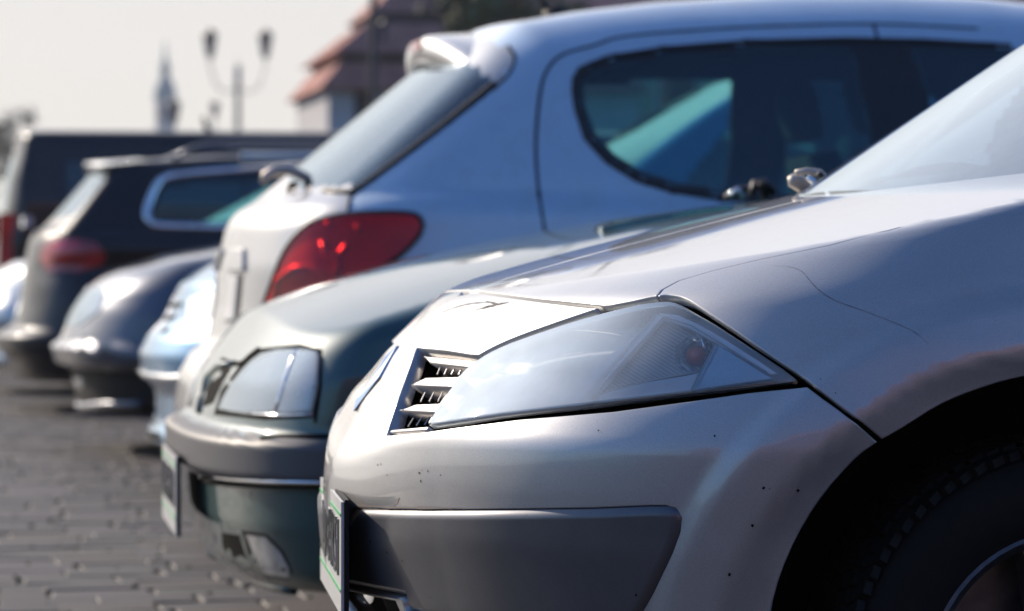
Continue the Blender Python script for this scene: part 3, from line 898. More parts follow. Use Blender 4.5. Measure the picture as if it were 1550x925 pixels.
# number plate on a black bracket
def make_plate(parent, near_p, far_p, z0, z1, text, f=None):
    a = np.array([*near_p, 0.0]); b_ = np.array([*far_p, 0.0]); d = b_ - a; L = np.linalg.norm(d); d /= L
    nrm = np.array([d[1], -d[0], 0]);
    if nrm[0] > 0: nrm = -nrm
    def box(u0, u1, v0, v1, o0, o1, mb):
        V = []
        for o in (o0, o1):
            for (u, v) in ((u0, v0), (u1, v0), (u1, v1), (u0, v1)): V.append(a + d * u + nrm * o + np.array([0, 0, v]))
        mb.add(V, [(0, 3, 2, 1), (4, 5, 6, 7), (0, 1, 5, 4), (1, 2, 6, 5), (2, 3, 7, 6), (3, 0, 4, 7)])
    mb = MB(); box(-0.003, L + 0.003, z0 - 0.003, z1 + 0.003, -0.007, -0.001, mb); br = mb.build('plate_bracket', M_dkplast, parent)
    mb = MB(); box(0, L, z0, z1, 0, 0.004, mb); pl = mb.build('number_plate', M_plate, parent)
    mb = MB(); hh = z1 - z0
    for vv in (z0 + hh * 0.20, z1 - hh * 0.13): box(0.004, L - 0.004, vv, vv + 0.004, 0.004, 0.0052, mb)
    mb.build('green_stripe', M_plategreen, pl)
    cu = bpy.data.curves.new('plate_text', 'FONT'); cu.body = text; cu.size = 0.115; cu.extrude = 0.0022; cu.align_x = 'CENTER'; cu.align_y = 'CENTER'; cu.resolution_u = 3
    to = bpy.data.objects.new('tmp', cu); COL.objects.link(to)
    bpy.context.view_layer.update()
    me = bpy.data.meshes.new_from_object(to.evaluated_get(bpy.context.evaluated_depsgraph_get()))
    bpy.data.objects.remove(to)
    V = np.array([v.co[:] for v in me.vertices]); Fq = [tuple(p.vertices) for p in me.polygons]
    wd = V[:, 0].max() - V[:, 0].min(); V[:, 0] *= 0.86 * L / wd
    cz = z0 + hh * 0.55
    P = [a + d * (L / 2 - v[0] * -1 if False else L / 2 - v[0]) + np.array([0, 0, cz + v[1]]) + nrm * (0.0045 + v[2]) for v in V]
    meshobj('plate_lettering', P, Fq, M_platechar, pl, smooth=False)
    return pl
make_plate(near, (-0.013, -0.26), (0.025, 0.25), 0.335, 0.492, 'DW 84K51')
# scuffs and a hairline scratch lying on the paint
def scuff(px, w_, name='scuff', mat=M_scratch, par=bump_cover, ff=f1):
    P = C1.px(shifted(ff, -0.0004), [tuple(p) for p in spl(px, 4)])
    V = []; F = []
    n_ = len(P)
    for i, p in enumerate(P):
        d = P[min(i + 1, n_ - 1)] - P[max(i - 1, 0)]; d /= np.linalg.norm(d)
        g = grad(ff, p[None])[0]; s_ = np.cross(g, d); ww = w_ * (0.2 + 0.8 * math.sin(PI * (i + 0.3) / n_)) * rnd.uniform(0.4, 1.2)
        V += [p + s_ * ww, p - s_ * ww]
    for i in range(n_ - 1): F.append((2 * i, 2 * i + 1, 2 * i + 3, 2 * i + 2))
    return meshobj(name, V, F, mat, par)
scuff([(660, 476), (690, 465), (715, 459), (745, 457)], 0.0016)
scuff([(720, 469), (735, 465), (752, 461), (770, 457)], 0.003)
scuff([(735, 456), (748, 459), (757, 461)], 0.002)
scuff([(1170, 402), (1196, 404), (1215, 412), (1235, 435), (1265, 455), (1320, 475), (1380, 500), (1405, 520)], 0.0004, 'hairline_scratch', M_scratch, hood)
for (u, v) in ((572, 704), (577, 703), (586, 719), (635, 716), (639, 712), (648, 713), (637, 728), (667, 719), (541, 821), (561, 820), (586, 836), (609, 849), (529, 871), (1082, 660), (1104, 870), (1156, 739), (1208, 742), (1165, 740), (906, 652), (1139, 795), (1265, 595), (963, 901)):
    p = C1.px(shifted(f1, 0.0 if v < 765 or u > 1040 else -0.0095), [(u, v)])[0]
    ff = f1 if v < 765 or u > 1040 else fm
    g = grad(ff, p[None])[0]
    t1 = np.cross(g, [0, 0, 1]); t1 /= np.linalg.norm(t1); t2 = np.cross(g, t1)
    rr = rnd.uniform(0.0008, 0.0020)
    mb = MB(); mb.add([p + g * 0.0006 + (t1 * math.cos(a) * rr * rnd.uniform(0.6, 1.3) + t2 * math.sin(a) * rr * rnd.uniform(0.6, 1.6)) for a in np.linspace(0, 2 * PI, 8)[:-1]], [tuple(range(7))])
    mb.build('stone_chip', M_gapblack, bump_cover)
M_peel = paint('peeled_lacquer', (0.30, 0.26, 0.235), 0.3, 0.5, coat=0.1, dust=0.3)
for px_, w_, mt in (([(536, 765), (560, 766.5), (600, 768), (650, 768.5), (700, 769)], 0.0022, M_peel), ([(596, 768), (600, 760), (604, 754)], 0.003, M_peel)):
    scuff(px_, w_, 'lacquer_mark', mt)
# rest of the car: shell behind the fenders, cabin, wheels, inner black liner
g1 = capsule(f1, 0.65, 3.5, 0.6, ns=260, nphi=120)
def arches(cs, r): return lambda C: np.any([((C[:, 0] - c) ** 2 + (C[:, 2] - 0.32) ** 2 < r * r) & (np.abs(C[:, 1]) > 0.55) for c in cs], axis=0)
ar1 = arches((XW, 3.48), 0.375)
def side_win(x0, x1, z0=1.03, z1=1.36, rake=0.9, rr=0.5, ty=0.5): return lambda C, uv: (C[:, 2] > z0) & (C[:, 2] < z1) & (C[:, 0] > x0 + rake * (C[:, 2] - z0)) & (C[:, 0] < x1 - rr * (C[:, 2] - z0)) & (np.abs(C[:, 1]) > ty)
def ws_rule(f, z0, z1, x0, slope, wb, sweep=0.3, xmax=2.6, tol=0.10):
    return lambda C, uv: (np.abs(f.grn(C)) < 0.02) & (C[:, 0] < xmax) & (C[:, 2] > z0) & (C[:, 2] < z1) & (np.abs(C[:, 1]) < wb - 0.50 * (C[:, 2] - z0)) & (C[:, 0] < x0 + (C[:, 2] - z0) / slope + sweep * C[:, 1] ** 2 + tol)
build_shell(C1, f1, near, [
    ('side_window', side_win(1.55, 2.35), M_glass_t, False, True),
    ('side_window', side_win(2.42, 3.6), M_glass_t, False, True),
    ('rear_window', lambda C, uv: (C[:, 0] > 3.65) & (C[:, 2] > 1.05) & (C[:, 2] < 1.33) & (np.abs(C[:, 1]) < 0.56), M_glass_t, True, True),
    ('door', lambda C, uv: (C[:, 0] > 1.425) & (C[:, 0] < 2.40) & (C[:, 2] > 0.25) & (C[:, 2] < 1.40) & (np.abs(C[:, 1]) > 0.5), M_silver, False, False),
    ('body', lambda C, uv: C[:, 0] > 0, M_silver, True, False)], g1, lining=M_trim,
    skip=lambda C, uv: ar1(C) | ws_rule(f1, 0.90, 1.39, 0.80, 0.64, 0.79, tol=0.25)(C, uv) | ((C[:, 0] < 1.42) & (C[:, 2] < 1.04) & (f1.grn(C) > 0.006)))
ty_ = np.linspace(-0.745, 0.0, 9); tt_ = np.linspace(-0.0, -0.60, 8)
wso = outline3(C1, f1.grn, [('z', [(0.755 + 0.30 * y_ * y_, y_) for y_ in ty_]), ('z', [(1.50, 0.0)]), ('z', [(1.50 + 0.30 * y_ * y_, y_) for y_ in tt_]), ('z', [(1.50 + 0.30 * 0.36, -0.60), (0.775 + 0.30 * 0.745 ** 2, -0.745)])], 0.02)
panel('windscreen', f1.grn, wso, (-0.45, -0.35, 0.8), M_glass_n, near, h=0.02, gap=0.0, rad=0.002, depth=0.005, mirror='join')
def inner_liner(car, f, grid, parent, xmax, off, ar):
    V = grid; nr, nc = V.shape[:2]; P = V.reshape(-1, 3)
    idx = np.arange(nr * nc).reshape(nr, nc)
    q = np.stack([idx[:-1, :-1], idx[1:, :-1], idx[1:, 1:], idx[:-1, 1:]], -1).reshape(-1, 4)
    C = P[q].mean(1); k = (C[:, 0] < xmax) & ~ar(C)
    k &= ~((C[:, 2] > 0.955) & (C[:, 0] > 0.9))
    q = q[k]; u_, inv = np.unique(q, return_inverse=True); F = inv.reshape(q.shape)
    Pv = P[u_] - grad(f, P[u_]) * off; n_ = len(Pv)
    meshobj('inner_liner', np.concatenate([Pv, Pv * [1, -1, 1]]), [tuple(t_) for t_ in F] + [tuple(i + n_ for i in t_[::-1]) for t_ in F], M_gapblack, parent)
inner_liner(C1, f1, g1, near, 1.5, 0.06, arches((XW, 3.48), 0.43))
def housing(parent, x, r=0.41, y0=0.50, y1=0.82, z=0.32):
    for s_ in (-1, 1):
        mb = MB(); V = []; F = []
        n_ = 28
        for i in range(n_ + 1):
            a = -0.25 + (PI + 0.5) * i / n_
            V += [(x + r * math.cos(a), s_ * y1, z + r * math.sin(a)), (x + r * math.cos(a), s_ * y0, z + r * math.sin(a)), (x, s_ * y0, z)]
        for i in range(n_):
            F += [(3 * i, 3 * i + 1, 3 * i + 4, 3 * i + 3), (3 * i + 1, 3 * i + 2, 3 * i + 5, 3 * i + 4)]
        mb.add(V, F); mb.build('wheel_housing', M_gapblack, parent)
for xx in (XW, 3.48): housing(near, xx, y1=0.74)
wheel(near, XW + 0.045, -0.695, 0.292, 0.300, 0.205, -1, treads=78)
for (xx, yy) in ((XW + 0.01, 0.735), (3.48, -0.735), (3.48, 0.735)): wheel(near, xx, yy, 0.308, 0.308, 0.205, -1 if yy < 0 else 1)
for (xx, yy) in ((2.3, -0.36), (2.3, 0.36), (3.2, -0.32), (3.2, 0.32)): seat(near, xx, yy)
# wiper pivot cap and arm at the far corner of the near windscreen
def wplane(u, v, Y, car): return world_at(u, v, Y) - car.o
def blob(path, rs, Y, car, name, mat, parent, n=8):
    P = [wplane(u, v, Y, car) for (u, v) in path]
    mb = MB(); mb.tube(P, rs, n); return mb.build(name, mat, parent, smooth=True)
wp = blob([(1196, 266), (1200, 272), (1216, 281), (1236, 290), (1246, 297)], [0.006, 0.013, 0.014, 0.012, 0.006], 5.0, C1, 'wiper_pivot', M_wiper, near)
blob([(1204, 262), (1222, 259), (1240, 262), (1262, 284), (1274, 296)], [0.005, 0.006, 0.007, 0.007, 0.005], 4.96, C1, 'wiper_arm', M_wiper, near)
blob([(1238, 262), (1252, 276), (1266, 292)], 0.006, 4.93, C1, 'wiper_blade', M_seal, near)
blob([(1222, 268), (1240, 280), (1256, 294)], 0.005, 4.92, C1, 'wiper_spring', M_chrome, near)

# ================================================================ dark green car
C2 = Car(0.57, 6.84)
f2 = make_body(dict(
    N=[(0.1, 0.13), (0.17, 0.09), (0.22, 0.06), (0.30, 0.035), (0.385, 0.03), (0.395, 0.0), (0.47, 0.0), (0.485, 0.05), (0.52, 0.06), (0.58, 0.082), (0.62, 0.11), (0.68, 0.155), (0.8, 0.23), (0.95, 0.26)],
    NR=[(0.1, 4.1), (0.4, 4.2), (0.7, 4.18), (1.0, 4.1)],
    W=[(0.15, 0.77), (0.2, 0.80), (0.3, 0.815), (0.385, 0.82), (0.395, 0.84), (0.47, 0.84), (0.482, 0.82), (0.6, 0.825), (0.7, 0.80), (0.8, 0.755), (0.9, 0.70), (1.0, 0.64)], wsm=0.012,
    H=[(-0.1, 0.57), (0.0, 0.61), (0.10, 0.67), (0.197, 0.726), (0.32, 0.776), (0.513, 0.828), (0.71, 0.873), (0.95, 0.918), (1.5, 0.985), (3.6, 0.98), (4.1, 0.95)],
    G=[(1.2, 0.79), (1.48, 0.97), (2.15, 1.35), (2.45, 1.42), (3.2, 1.42), (3.6, 1.33), (4.0, 0.95)],
    WG=[(0.5, 0.85), (0.9, 0.77), (1.0, 0.75), (1.35, 0.58), (1.5, 0.53)], gx=(1.4, 4.0),
    xf=0.36, xr=3.7, pf=2.8, clamp=0.07, crown=0.115, sweep=0.2, ks=0.04, nsm=0.016, hsm=0.04))
greencar = empty('parked_car', (C2.x0, C2.yc, 0), 'dark green car directly behind the nearest silver one, with black bumper and rectangular fog lamp', 'car', 'cars parked side by side on the paving')
g2 = capsule(f2, 0.5, 3.7, 0.55, ns=170, nphi=200, nb=120)
ar2 = arches((0.80, 3.3), 0.33)
hood2 = [(334, 543), (345, 547), (364, 548), (378, 537), (406, 523), (454, 518), (500, 498), (561, 478), (631, 458), (720, 436), (1000, 360), (1300, 330), (1300, 200), (600, 330), (330, 480)]
build_shell(C2, f2, greencar, [
    ('windscreen', ws_rule(f2, 1.0, 1.33, 1.50, 0.56, 0.68, 0.2, xmax=3.2), M_glass_c, True, True),
    ('side_window', side_win(1.95, 2.75, 1.0, 1.33), M_glass_t, False, True),
    ('side_window', side_win(2.82, 3.6, 1.0, 1.33), M_glass_t, False, True),
    ('rear_window', lambda C, uv: (C[:, 0] > 3.6) & (C[:, 2] > 1.0) & (C[:, 2] < 1.3) & (np.abs(C[:, 1]) < 0.5), M_glass_t, True, True),
    ('bumper', lambda C, uv: (C[:, 2] < 0.482) & (C[:, 2] > 0.385) & (C[:, 0] < 0.52), M_greyplast, True, False),
    ('lower_bumper', lambda C, uv: (C[:, 2] <= 0.385) & (C[:, 0] < 0.52), M_green, True, False),
    ('bonnet', lambda C, uv: pin(hood2)(C, uv) & (C[:, 2] > 0.6) & (C[:, 0] < 1.5), M_green, True, False),
    ('door', lambda C, uv: (C[:, 0] > 1.5) & (C[:, 0] < 2.8) & (C[:, 2] > 0.25) & (C[:, 2] < 1.0) & (np.abs(C[:, 1]) > 0.5), M_green, False, False),
    ('body', lambda C, uv: C[:, 0] > -1, M_green, True, False)], g2, lining=M_trim, skip=lambda C, uv: ar2(C))
def patch(car, f, name, px, mat, parent, off=-0.004, depth=0.012, axis=(-0.5, -0.85, 0.2), h=0.02, rad=0.003, mirror=None, step=0.018, gap=0.0):
    ff = shifted(f, off)
    return panel(name, ff, outline3(car, ff, [('p', px + [px[0]])], step), axis, mat, parent, h=h, gap=gap, rad=rad, depth=depth, mirror=mirror)
lamp2 = [(329, 620), (336, 602), (347, 583), (364, 561), (380, 544), (396, 533), (420, 527), (454, 526), (478, 530), (482, 538), (480, 582), (472, 624), (430, 628), (364, 626)]
patch(C2, f2, 'lamp_surround', [(322, 630), (334, 590), (362, 552), (392, 526), (454, 519), (489, 527), (487, 585), (477, 634), (400, 638)], M_gapblack, greencar, off=-0.001, depth=0.004)
hl2 = patch(C2, f2, 'headlight', lamp2, M_hlens, greencar, off=-0.006, mirror='copy')
patch(C2, f2, 'lamp_reflector', [(331, 618), (347, 588), (382, 548), (420, 530), (447, 530), (415, 624), (350, 624)], M_reflector, hl2, off=-0.0025, depth=0.003)
patch(C2, f2, 'indicator', [(449, 530), (477, 534), (474, 580), (467, 621), (418, 624)], M_lampgrey, hl2, off=-0.0025, depth=0.003)
patch(C2, f2, 'grille', [(306, 618), (312, 590), (325, 562), (340, 553), (352, 556), (336, 582), (322, 612)], M_gapblack, greencar, off=-0.002, depth=0.02)
tube_px(C2, f2, [(302, 622), (306, 596), (316, 568), (332, 553), (354, 551)], 0.009, 'grille_frame', M_green, greencar)
tube_px(C2, f2, [(396, 664), (424, 661), (480, 661), (540, 661)], 0.006, 'bumper_gap', M_gapblack, greencar, off=0.001)
tube_px(C2, f2, spl([(337, 545), (350, 550), (366, 550), (378, 540), (392, 529)], 3), 0.006, 'bonnet_gap', M_gapblack, greencar)
tube_px(C2, f2, [(448, 529), (432, 575), (417, 624)], 0.005, 'lamp_divider', M_chrome, hl2, off=-0.003)
fog = patch(C2, f2, 'fog_lamp', [(370, 808), (401, 812), (424, 835), (438, 862), (437, 876), (400, 871), (384, 842)], M_foglens, greencar, off=-0.002, depth=0.03, mirror='copy')
patch(C2, f2, 'fog_recess', [(364, 800), (404, 806), (430, 832), (445, 866), (440, 882), (398, 876), (376, 850)], M_dkplast, greencar, off=-0.0005, depth=0.003, mirror='copy')
patch(C2, f2, 'air_intake', [(334, 804), (362, 808), (374, 846), (367, 860), (348, 851), (336, 828)], M_gapblack, greencar, off=-0.001, depth=0.003, mirror='copy')
tube_px(C2, f2, [(312, 838), (318, 856), (340, 878), (365, 892), (400, 899), (445, 897)], 0.012, 'lip_spoiler', M_green, greencar)
tube_px(C2, f2, [(303, 728), (345, 733), (400, 736), (500, 737), (560, 737)], 0.005, 'trim_gap', M_gapblack, greencar)
tube_px(C2, f2, [(303, 721), (345, 725), (400, 729), (500, 731), (560, 731)], 0.005, 'bumper_trim', M_chrome, greencar, off=0.002)
tube_px(C2, f2, [(486, 540), (485, 585), (477, 640)], 0.0035, 'fender_seam', M_gapblack, greencar)
tube_px(C2, f2, [(372, 626), (430, 629), (474, 627)], 0.003, 'lamp_rim', M_chrome, greencar)
make_plate(greencar, (-0.012, -0.26), (0.002, 0.26), 0.40 - 0.15, 0.415, 'DW 7H 203')
blob([(1098, 300), (1120, 288), (1140, 284), (1165, 290)], 0.008, 7.0, C2, 'wiper_arm', M_seal, greencar)
blob([(1104, 296), (1116, 286), (1126, 300)], 0.006, 6.95, C2, 'wiper_spring', M_chrome, greencar)
blob([(1136, 298), (1144, 278), (1152, 275), (1160, 300)], [0.008, 0.012, 0.014, 0.010], 6.9, C2, 'wiper_pivot', M_seal, greencar)
blob([(1148, 282), (1160, 280), (1172, 292)], 0.010, 6.88, C2, 'washer_nozzle', M_dkplast, greencar)
tube_px(C2, f2, [(912, 352), (960, 340), (1030, 328), (1110, 318)], 0.014, 'cowl_strip', M_glass_c, greencar)
for xx in (0.80, 3.3):
    housing(greencar, xx, r=0.36)
    for yy in (-0.70, 0.70): wheel(greencar, xx, yy, 0.29, 0.29, 0.18, -1 if yy < 0 else 1)
for (xx, yy) in ((2.6, -0.34), (2.6, 0.34), (3.2, -0.3), (3.2, 0.3)): seat(greencar, xx, yy, 0.25)

# ================================================================ silver hatchback seen from its tail
C3 = Car(0.765, 9.0)
f3 = make_body(dict(
    N=[(0.1, 0.12), (0.2, 0.07), (0.3, 0.02), (0.4, 0.0), (0.5, 0.015), (0.56, 0.05), (0.60, 0.10), (0.7, 0.12), (0.81, 0.13), (0.93, 0.155), (0.98, 0.19), (1.02, 0.26), (1.1, 0.5)],
    NR=[(0.1, 4.15), (0.4, 4.2), (0.6, 4.15), (0.75, 3.9)],
    W=[(0.15, 0.80), (0.2, 0.83), (0.4, 0.86), (0.6, 0.872), (0.8, 0.872), (0.95, 0.85), (1.0, 0.835), (1.05, 0.80), (1.15, 0.74)], wsm=0.03,
    H=[(-0.1, 0.97), (0.15, 1.01), (0.3, 1.035), (0.6, 1.045), (3.0, 1.02), (3.4, 0.93), (4.1, 0.72)],
    G=[(0.1, 0.89), (0.26, 1.03), (0.353, 1.105), (0.748, 1.43), (0.86, 1.505), (1.05, 1.54), (1.3, 1.57), (1.7, 1.60), (2.0, 1.607), (2.3, 1.60), (2.6, 1.57), (3.0, 1.47), (3.7, 0.95), (4.2, 0.6)],
    WG=[(0.8, 0.88), (1.0, 0.825), (1.05, 0.81), (1.25, 0.73), (1.42, 0.655), (1.5, 0.60), (1.6, 0.5)], gx=(0.35, 3.7),
    xf=0.75, xr=3.6, pf=2.9, pr=2.7, crown=0.04, sweep=0.22, rsweep=0.2, xm=1.6, ks=0.06, kg=0.15, gends=(0.5, 0.9), gsm=0.04, gz=0.97))
hatch = empty('parked_car', (C3.x0, C3.yc, 0), 'tall silver hatchback parked tail outwards, with large red teardrop tail light and roof spoiler', 'car', 'cars parked side by side on the paving')
g3 = capsule(f3, 0.85, 3.5, 0.75, ns=200, nphi=120, nb=70)
win_out = [(869, 140), (869.4, 119), (879, 104), (919, 87), (1003.5, 73.5), (1128, 63.6), (1277, 59.6), (1401, 62), (1530, 69.5), (1640, 90), (1760, 160), (1850, 300), (1098, 302), (1018, 289), (964, 272), (919, 244), (887, 209), (873, 166)]
win_in = [(878, 140), (880, 122), (891, 110), (926, 96), (1005, 83), (1128, 73), (1277, 69), (1291, 70), (1306, 140), (1321, 200), (1325, 296), (1200, 300), (1098, 293), (1020, 280), (968, 263), (926, 237), (896, 204), (881, 165)]
win_f = [(1378, 72), (1401, 71), (1530, 77), (1630, 98), (1745, 165), (1815, 300), (1420, 300), (1401, 144)]
hglass = [(436, 262), (560, 160), (640, 86), (700, 84), (749, 126), (650, 206), (545, 284), (491, 288), (440, 284)]
tg3 = [(300, 380), (330, 330), (400, 270), (440, 240), (640, 60), (700, 50), (770, 72), (779, 87), (756, 128), (541, 291), (528, 322), (480, 332), (452, 352), (429, 383), (412, 425), (393, 477), (385, 522), (300, 522)]
door3 = [(825, 560), (825, 360), (814.6, 285), (811, 218), (816, 151), (826, 111), (850, 84), (900, 69), (954, 54.6), (1128, 42), (1321.5, 37), (1329, 58), (1329, 560)]
fdoor3 = [(1329, 560), (1329, 58), (1322, 37), (1550, 52), (1700, 110), (1850, 300), (1850, 560)]
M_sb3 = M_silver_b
lamp3 = [(398, 480), (417, 427), (434, 385), (456, 358), (483, 339), (527, 330), (581, 327), (620, 329), (630, 336), (630, 351), (610, 373), (577, 398), (545, 418), (498, 445), (440, 480)]
side3 = lambda C: np.abs(C[:, 1]) > 0.40
build_shell(C3, f3, hatch, [
    ('rear_window', lambda C, uv: pin(hglass)(C, uv) & (C[:, 2] > 1.03) & (C[:, 0] < 1.0), M_glass_c, True, True),
    ('side_window', lambda C, uv: pin(win_in)(C, uv) & side3(C) & (C[:, 0] > 0.9), M_glass_t, False, True),
    ('front_window', lambda C, uv: pin(win_f)(C, uv) & side3(C), M_glass_t, False, True),
    ('window_frame', lambda C, uv: pin(win_out)(C, uv) & side3(C) & (C[:, 0] > 0.9), M_seal, False, False),
    ('windscreen', lambda C, uv: (C[:, 0] > 2.85) & (C[:, 2] > 1.03) & (C[:, 2] < 1.47) & (np.abs(C[:, 1]) < 0.70 - 0.35 * (C[:, 2] - 1.0)), M_glass_c, True, True),
    ('tailgate', lambda C, uv: pin(tg3)(C, uv) & (C[:, 0] < 1.05), M_silver, True, False),  # sunlit tail in neutral silver, shaded flank in the shade-tinted copy
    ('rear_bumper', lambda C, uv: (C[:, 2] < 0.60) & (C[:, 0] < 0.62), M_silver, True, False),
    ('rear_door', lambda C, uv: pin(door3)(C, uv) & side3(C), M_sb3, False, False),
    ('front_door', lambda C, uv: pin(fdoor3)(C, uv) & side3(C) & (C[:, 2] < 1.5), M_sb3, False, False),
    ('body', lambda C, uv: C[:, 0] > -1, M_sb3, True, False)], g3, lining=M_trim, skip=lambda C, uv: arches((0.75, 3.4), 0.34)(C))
AS = (-0.15, -0.97, 0.15)
def seam_tube(car, f, px, parent, r=0.005, name='panel_seam', mat=M_gapblack, off=0.0015): return tube_px(car, f, px, r, name, mat, parent, off=off, mirror=True)
seam_tube(C3, f3, spl([(825, 400), (824.7, 355), (814.6, 285), (811, 218), (816, 151), (826, 111), (850, 84), (900, 69), (954, 54.6), (1128, 42), (1321.5, 37), (1480, 44)], 4), hatch)
seam_tube(C3, f3, [(1321.5, 37), (1329, 60)], hatch)
seam_tube(C3, f3, spl([(769, 70), (779, 87), (773, 108), (752, 130), (650, 210), (541, 291), (530, 308), (527, 322)], 4), hatch)
tube_px(C3, f3, win_out[:9], 0.008, 'window_seal', M_seal, hatch, mirror=True)
for wi in (win_in, win_f):
    tube_px(C3, f3, wi, 0.011, 'window_seal', M_seal, hatch, off=0.018, mirror=True, closed=True)
tube_px(C3, f3, win_out[12:] + win_out[:1], 0.008, 'window_seal', M_seal, hatch, mirror=True)
tl3 = spl([(385, 500), (393, 477), (412, 425), (429, 383), (452, 352), (480, 333), (525, 324), (581, 321), (623, 323), (638, 333), (637, 352), (615, 378), (581, 404), (547, 425), (500, 452), (440, 490)], 3)
red = patch(C3, f3, 'tail_light', tl3, M_redglass, hatch, off=-0.018, depth=0.018, axis=(-0.45, -0.87, 0.2), h=0.025, mirror='copy')
tube_px(C3, f3, tl3, 0.007, 'lamp_gasket', M_seal, hatch, off=-0.002, mirror=True, closed=True)
patch(C3, f3, 'lamp_backing', tl3, M_reddark, red, off=-0.003, depth=0.002, axis=(-0.45, -0.87, 0.2), h=0.03, gap=0.002)
for q in ([(488, 365), (492, 384), (503, 388), (512, 388), (527, 366)], [(505, 386), (512, 400), (508, 420)], [(540, 340), (544, 354)], [(412, 470), (420, 425), (445, 405), (470, 404), (490, 418), (500, 440)], [(494, 340), (500, 336)]):
    tube_px(C3, f3, q, 0.009, 'light_pipe', M_redbright, red, off=-0.006)
# roof spoiler
mb = MB(); V = []; n_ = 25
for i in range(n_):
    tt = -0.60 + 1.20 * i / (n_ - 1); k = 1 - (abs(tt) / 0.62) ** 4
    x = 0.70 + 0.27 * tt * tt; z = 1.478 - 0.40 * tt * tt; th = 0.022 + 0.055 * max(k, 0)
    V += [(x + 0.20, tt, z + 0.022), (x + 0.02, tt, z + 0.006), (x - 0.015, tt, z - 0.012), (x - 0.005, tt, z - th), (x + 0.05, tt, z - th - 0.005), (x + 0.20, tt, z - 0.04)]
F = [(6 * i + k, 6 * i + (k + 1) % 6, 6 * (i + 1) + (k + 1) % 6, 6 * (i + 1) + k) for i in range(n_ - 1) for k in range(6)] + [tuple(range(6))[::-1], tuple(6 * (n_ - 1) + k for k in range(6))]
sp_ = meshobj('roof_spoiler', V, F, M_silver, hatch)
mb = MB(); mb.box((0.695, -0.02, 1.452), (0.022, 0.16, 0.03)); mb.build('brake_light', M_red, hatch)
blob([(398, 278), (402, 266), (416, 258), (438, 257), (462, 268), (491, 288)], [0.010, 0.014, 0.016, 0.016, 0.014, 0.008], 8.66, C3, 'rear_wiper', M_wiper, hatch)
blob([(436, 292), (440, 280), (470, 279), (488, 290)], 0.010, 8.7, C3, 'wiper_pivot', M_dkplast, hatch)
patch(C3, f3, 'tailgate_handle', [(344, 376), (366, 376), (366, 410), (342, 410)], M_silver, hatch, off=-0.014, h=0.03, mirror='copy')
patch(C3, f3, 'plate_recess', [(350, 414), (369, 414), (362, 490), (340, 490)], M_dkplast, hatch, off=-0.001, depth=0.003, h=0.03, mirror='copy')
patch(C3, f3, 'number_plate', [(345, 418), (359, 418), (352, 484), (336, 484)], M_plate, hatch, off=-0.006, depth=0.004, h=0.03, mirror='copy')
tube_px(C3, f3, spl([(749, 126), (650, 206), (545, 284), (520, 290), (491, 289)], 4), 0.010, 'window_seal', M_seal, hatch, mirror=True)
mb = MB(); mb.tube([(1.10, 0, 1.545), (1.06, 0, 1.60), (0.97, 0, 1.72), (0.9, 0, 1.82)], [0.014, 0.008, 0.004, 0.003], 8); mb.lathe([(0.045, 0), (0.04, 0.02), (0.015, 0.035), (0, 0.036)], (1.11, 0, 1.545), 'z', 12); mb.build('roof_aerial', M_dkplast, hatch, smooth=True)
for xx in (0.75, 3.4):
    housing(hatch, xx, r=0.38)
    for yy in (-0.74, 0.74): wheel(hatch, xx, yy, 0.31, 0.31, 0.19, -1 if yy < 0 else 1)
for (xx, yy) in ((1.35, -0.34), (1.35, 0.34), (2.35, -0.36), (2.35, 0.36)): seat(hatch, xx, yy, 0.40, direction=-1)

# ================================================================ farther cars
def simple_car(x0, yc, spec, label, mat, rev=False, glassm=None, ns=110, nphi=64, nb=60, wheels=(0.8, 3.4), zroof=1.33, spine=0.6, cols=()):
    car = Car(x0, yc); f = make_body(spec)
    root = empty('parked_car', (x0, yc, 0), label, 'car', 'cars parked side by side on the paving')
    g = capsule(f, 0.75, 3.6, spine, ns=ns, nphi=nphi, nb=nb)
    build_shell(car, f, root, list(cols) + [('body', lambda C, uv: C[:, 0] > -1, mat, True, False)], g, lining=M_trim, lining_off=0.04, skip=lambda C, uv: arches(wheels, 0.34)(C))
    for xx in wheels:
        housing(root, xx, r=0.37)
        for yy in (-0.72, 0.72): wheel(root, xx, yy, 0.3, 0.3, 0.18, -1 if yy < 0 else 1)
    for (xx, yy) in ((2.35, -0.34), (2.35, 0.34)): seat(root, xx, yy, 0.32, -1 if rev else 1)
    return car, f, root
NRs = [(0.1, 4.1), (0.4, 4.2), (0.7, 4.18), (1.0, 4.1)]
Ws = [(0.15, 0.79), (0.2, 0.82), (0.3, 0.845), (0.46, 0.86), (0.6, 0.865), (0.7, 0.85), (0.8, 0.81), (0.9, 0.755), (1.0, 0.70)]
WGs = [(0.5, 0.88), (0.9, 0.80), (1.0, 0.78), (1.35, 0.62), (1.6, 0.52)]
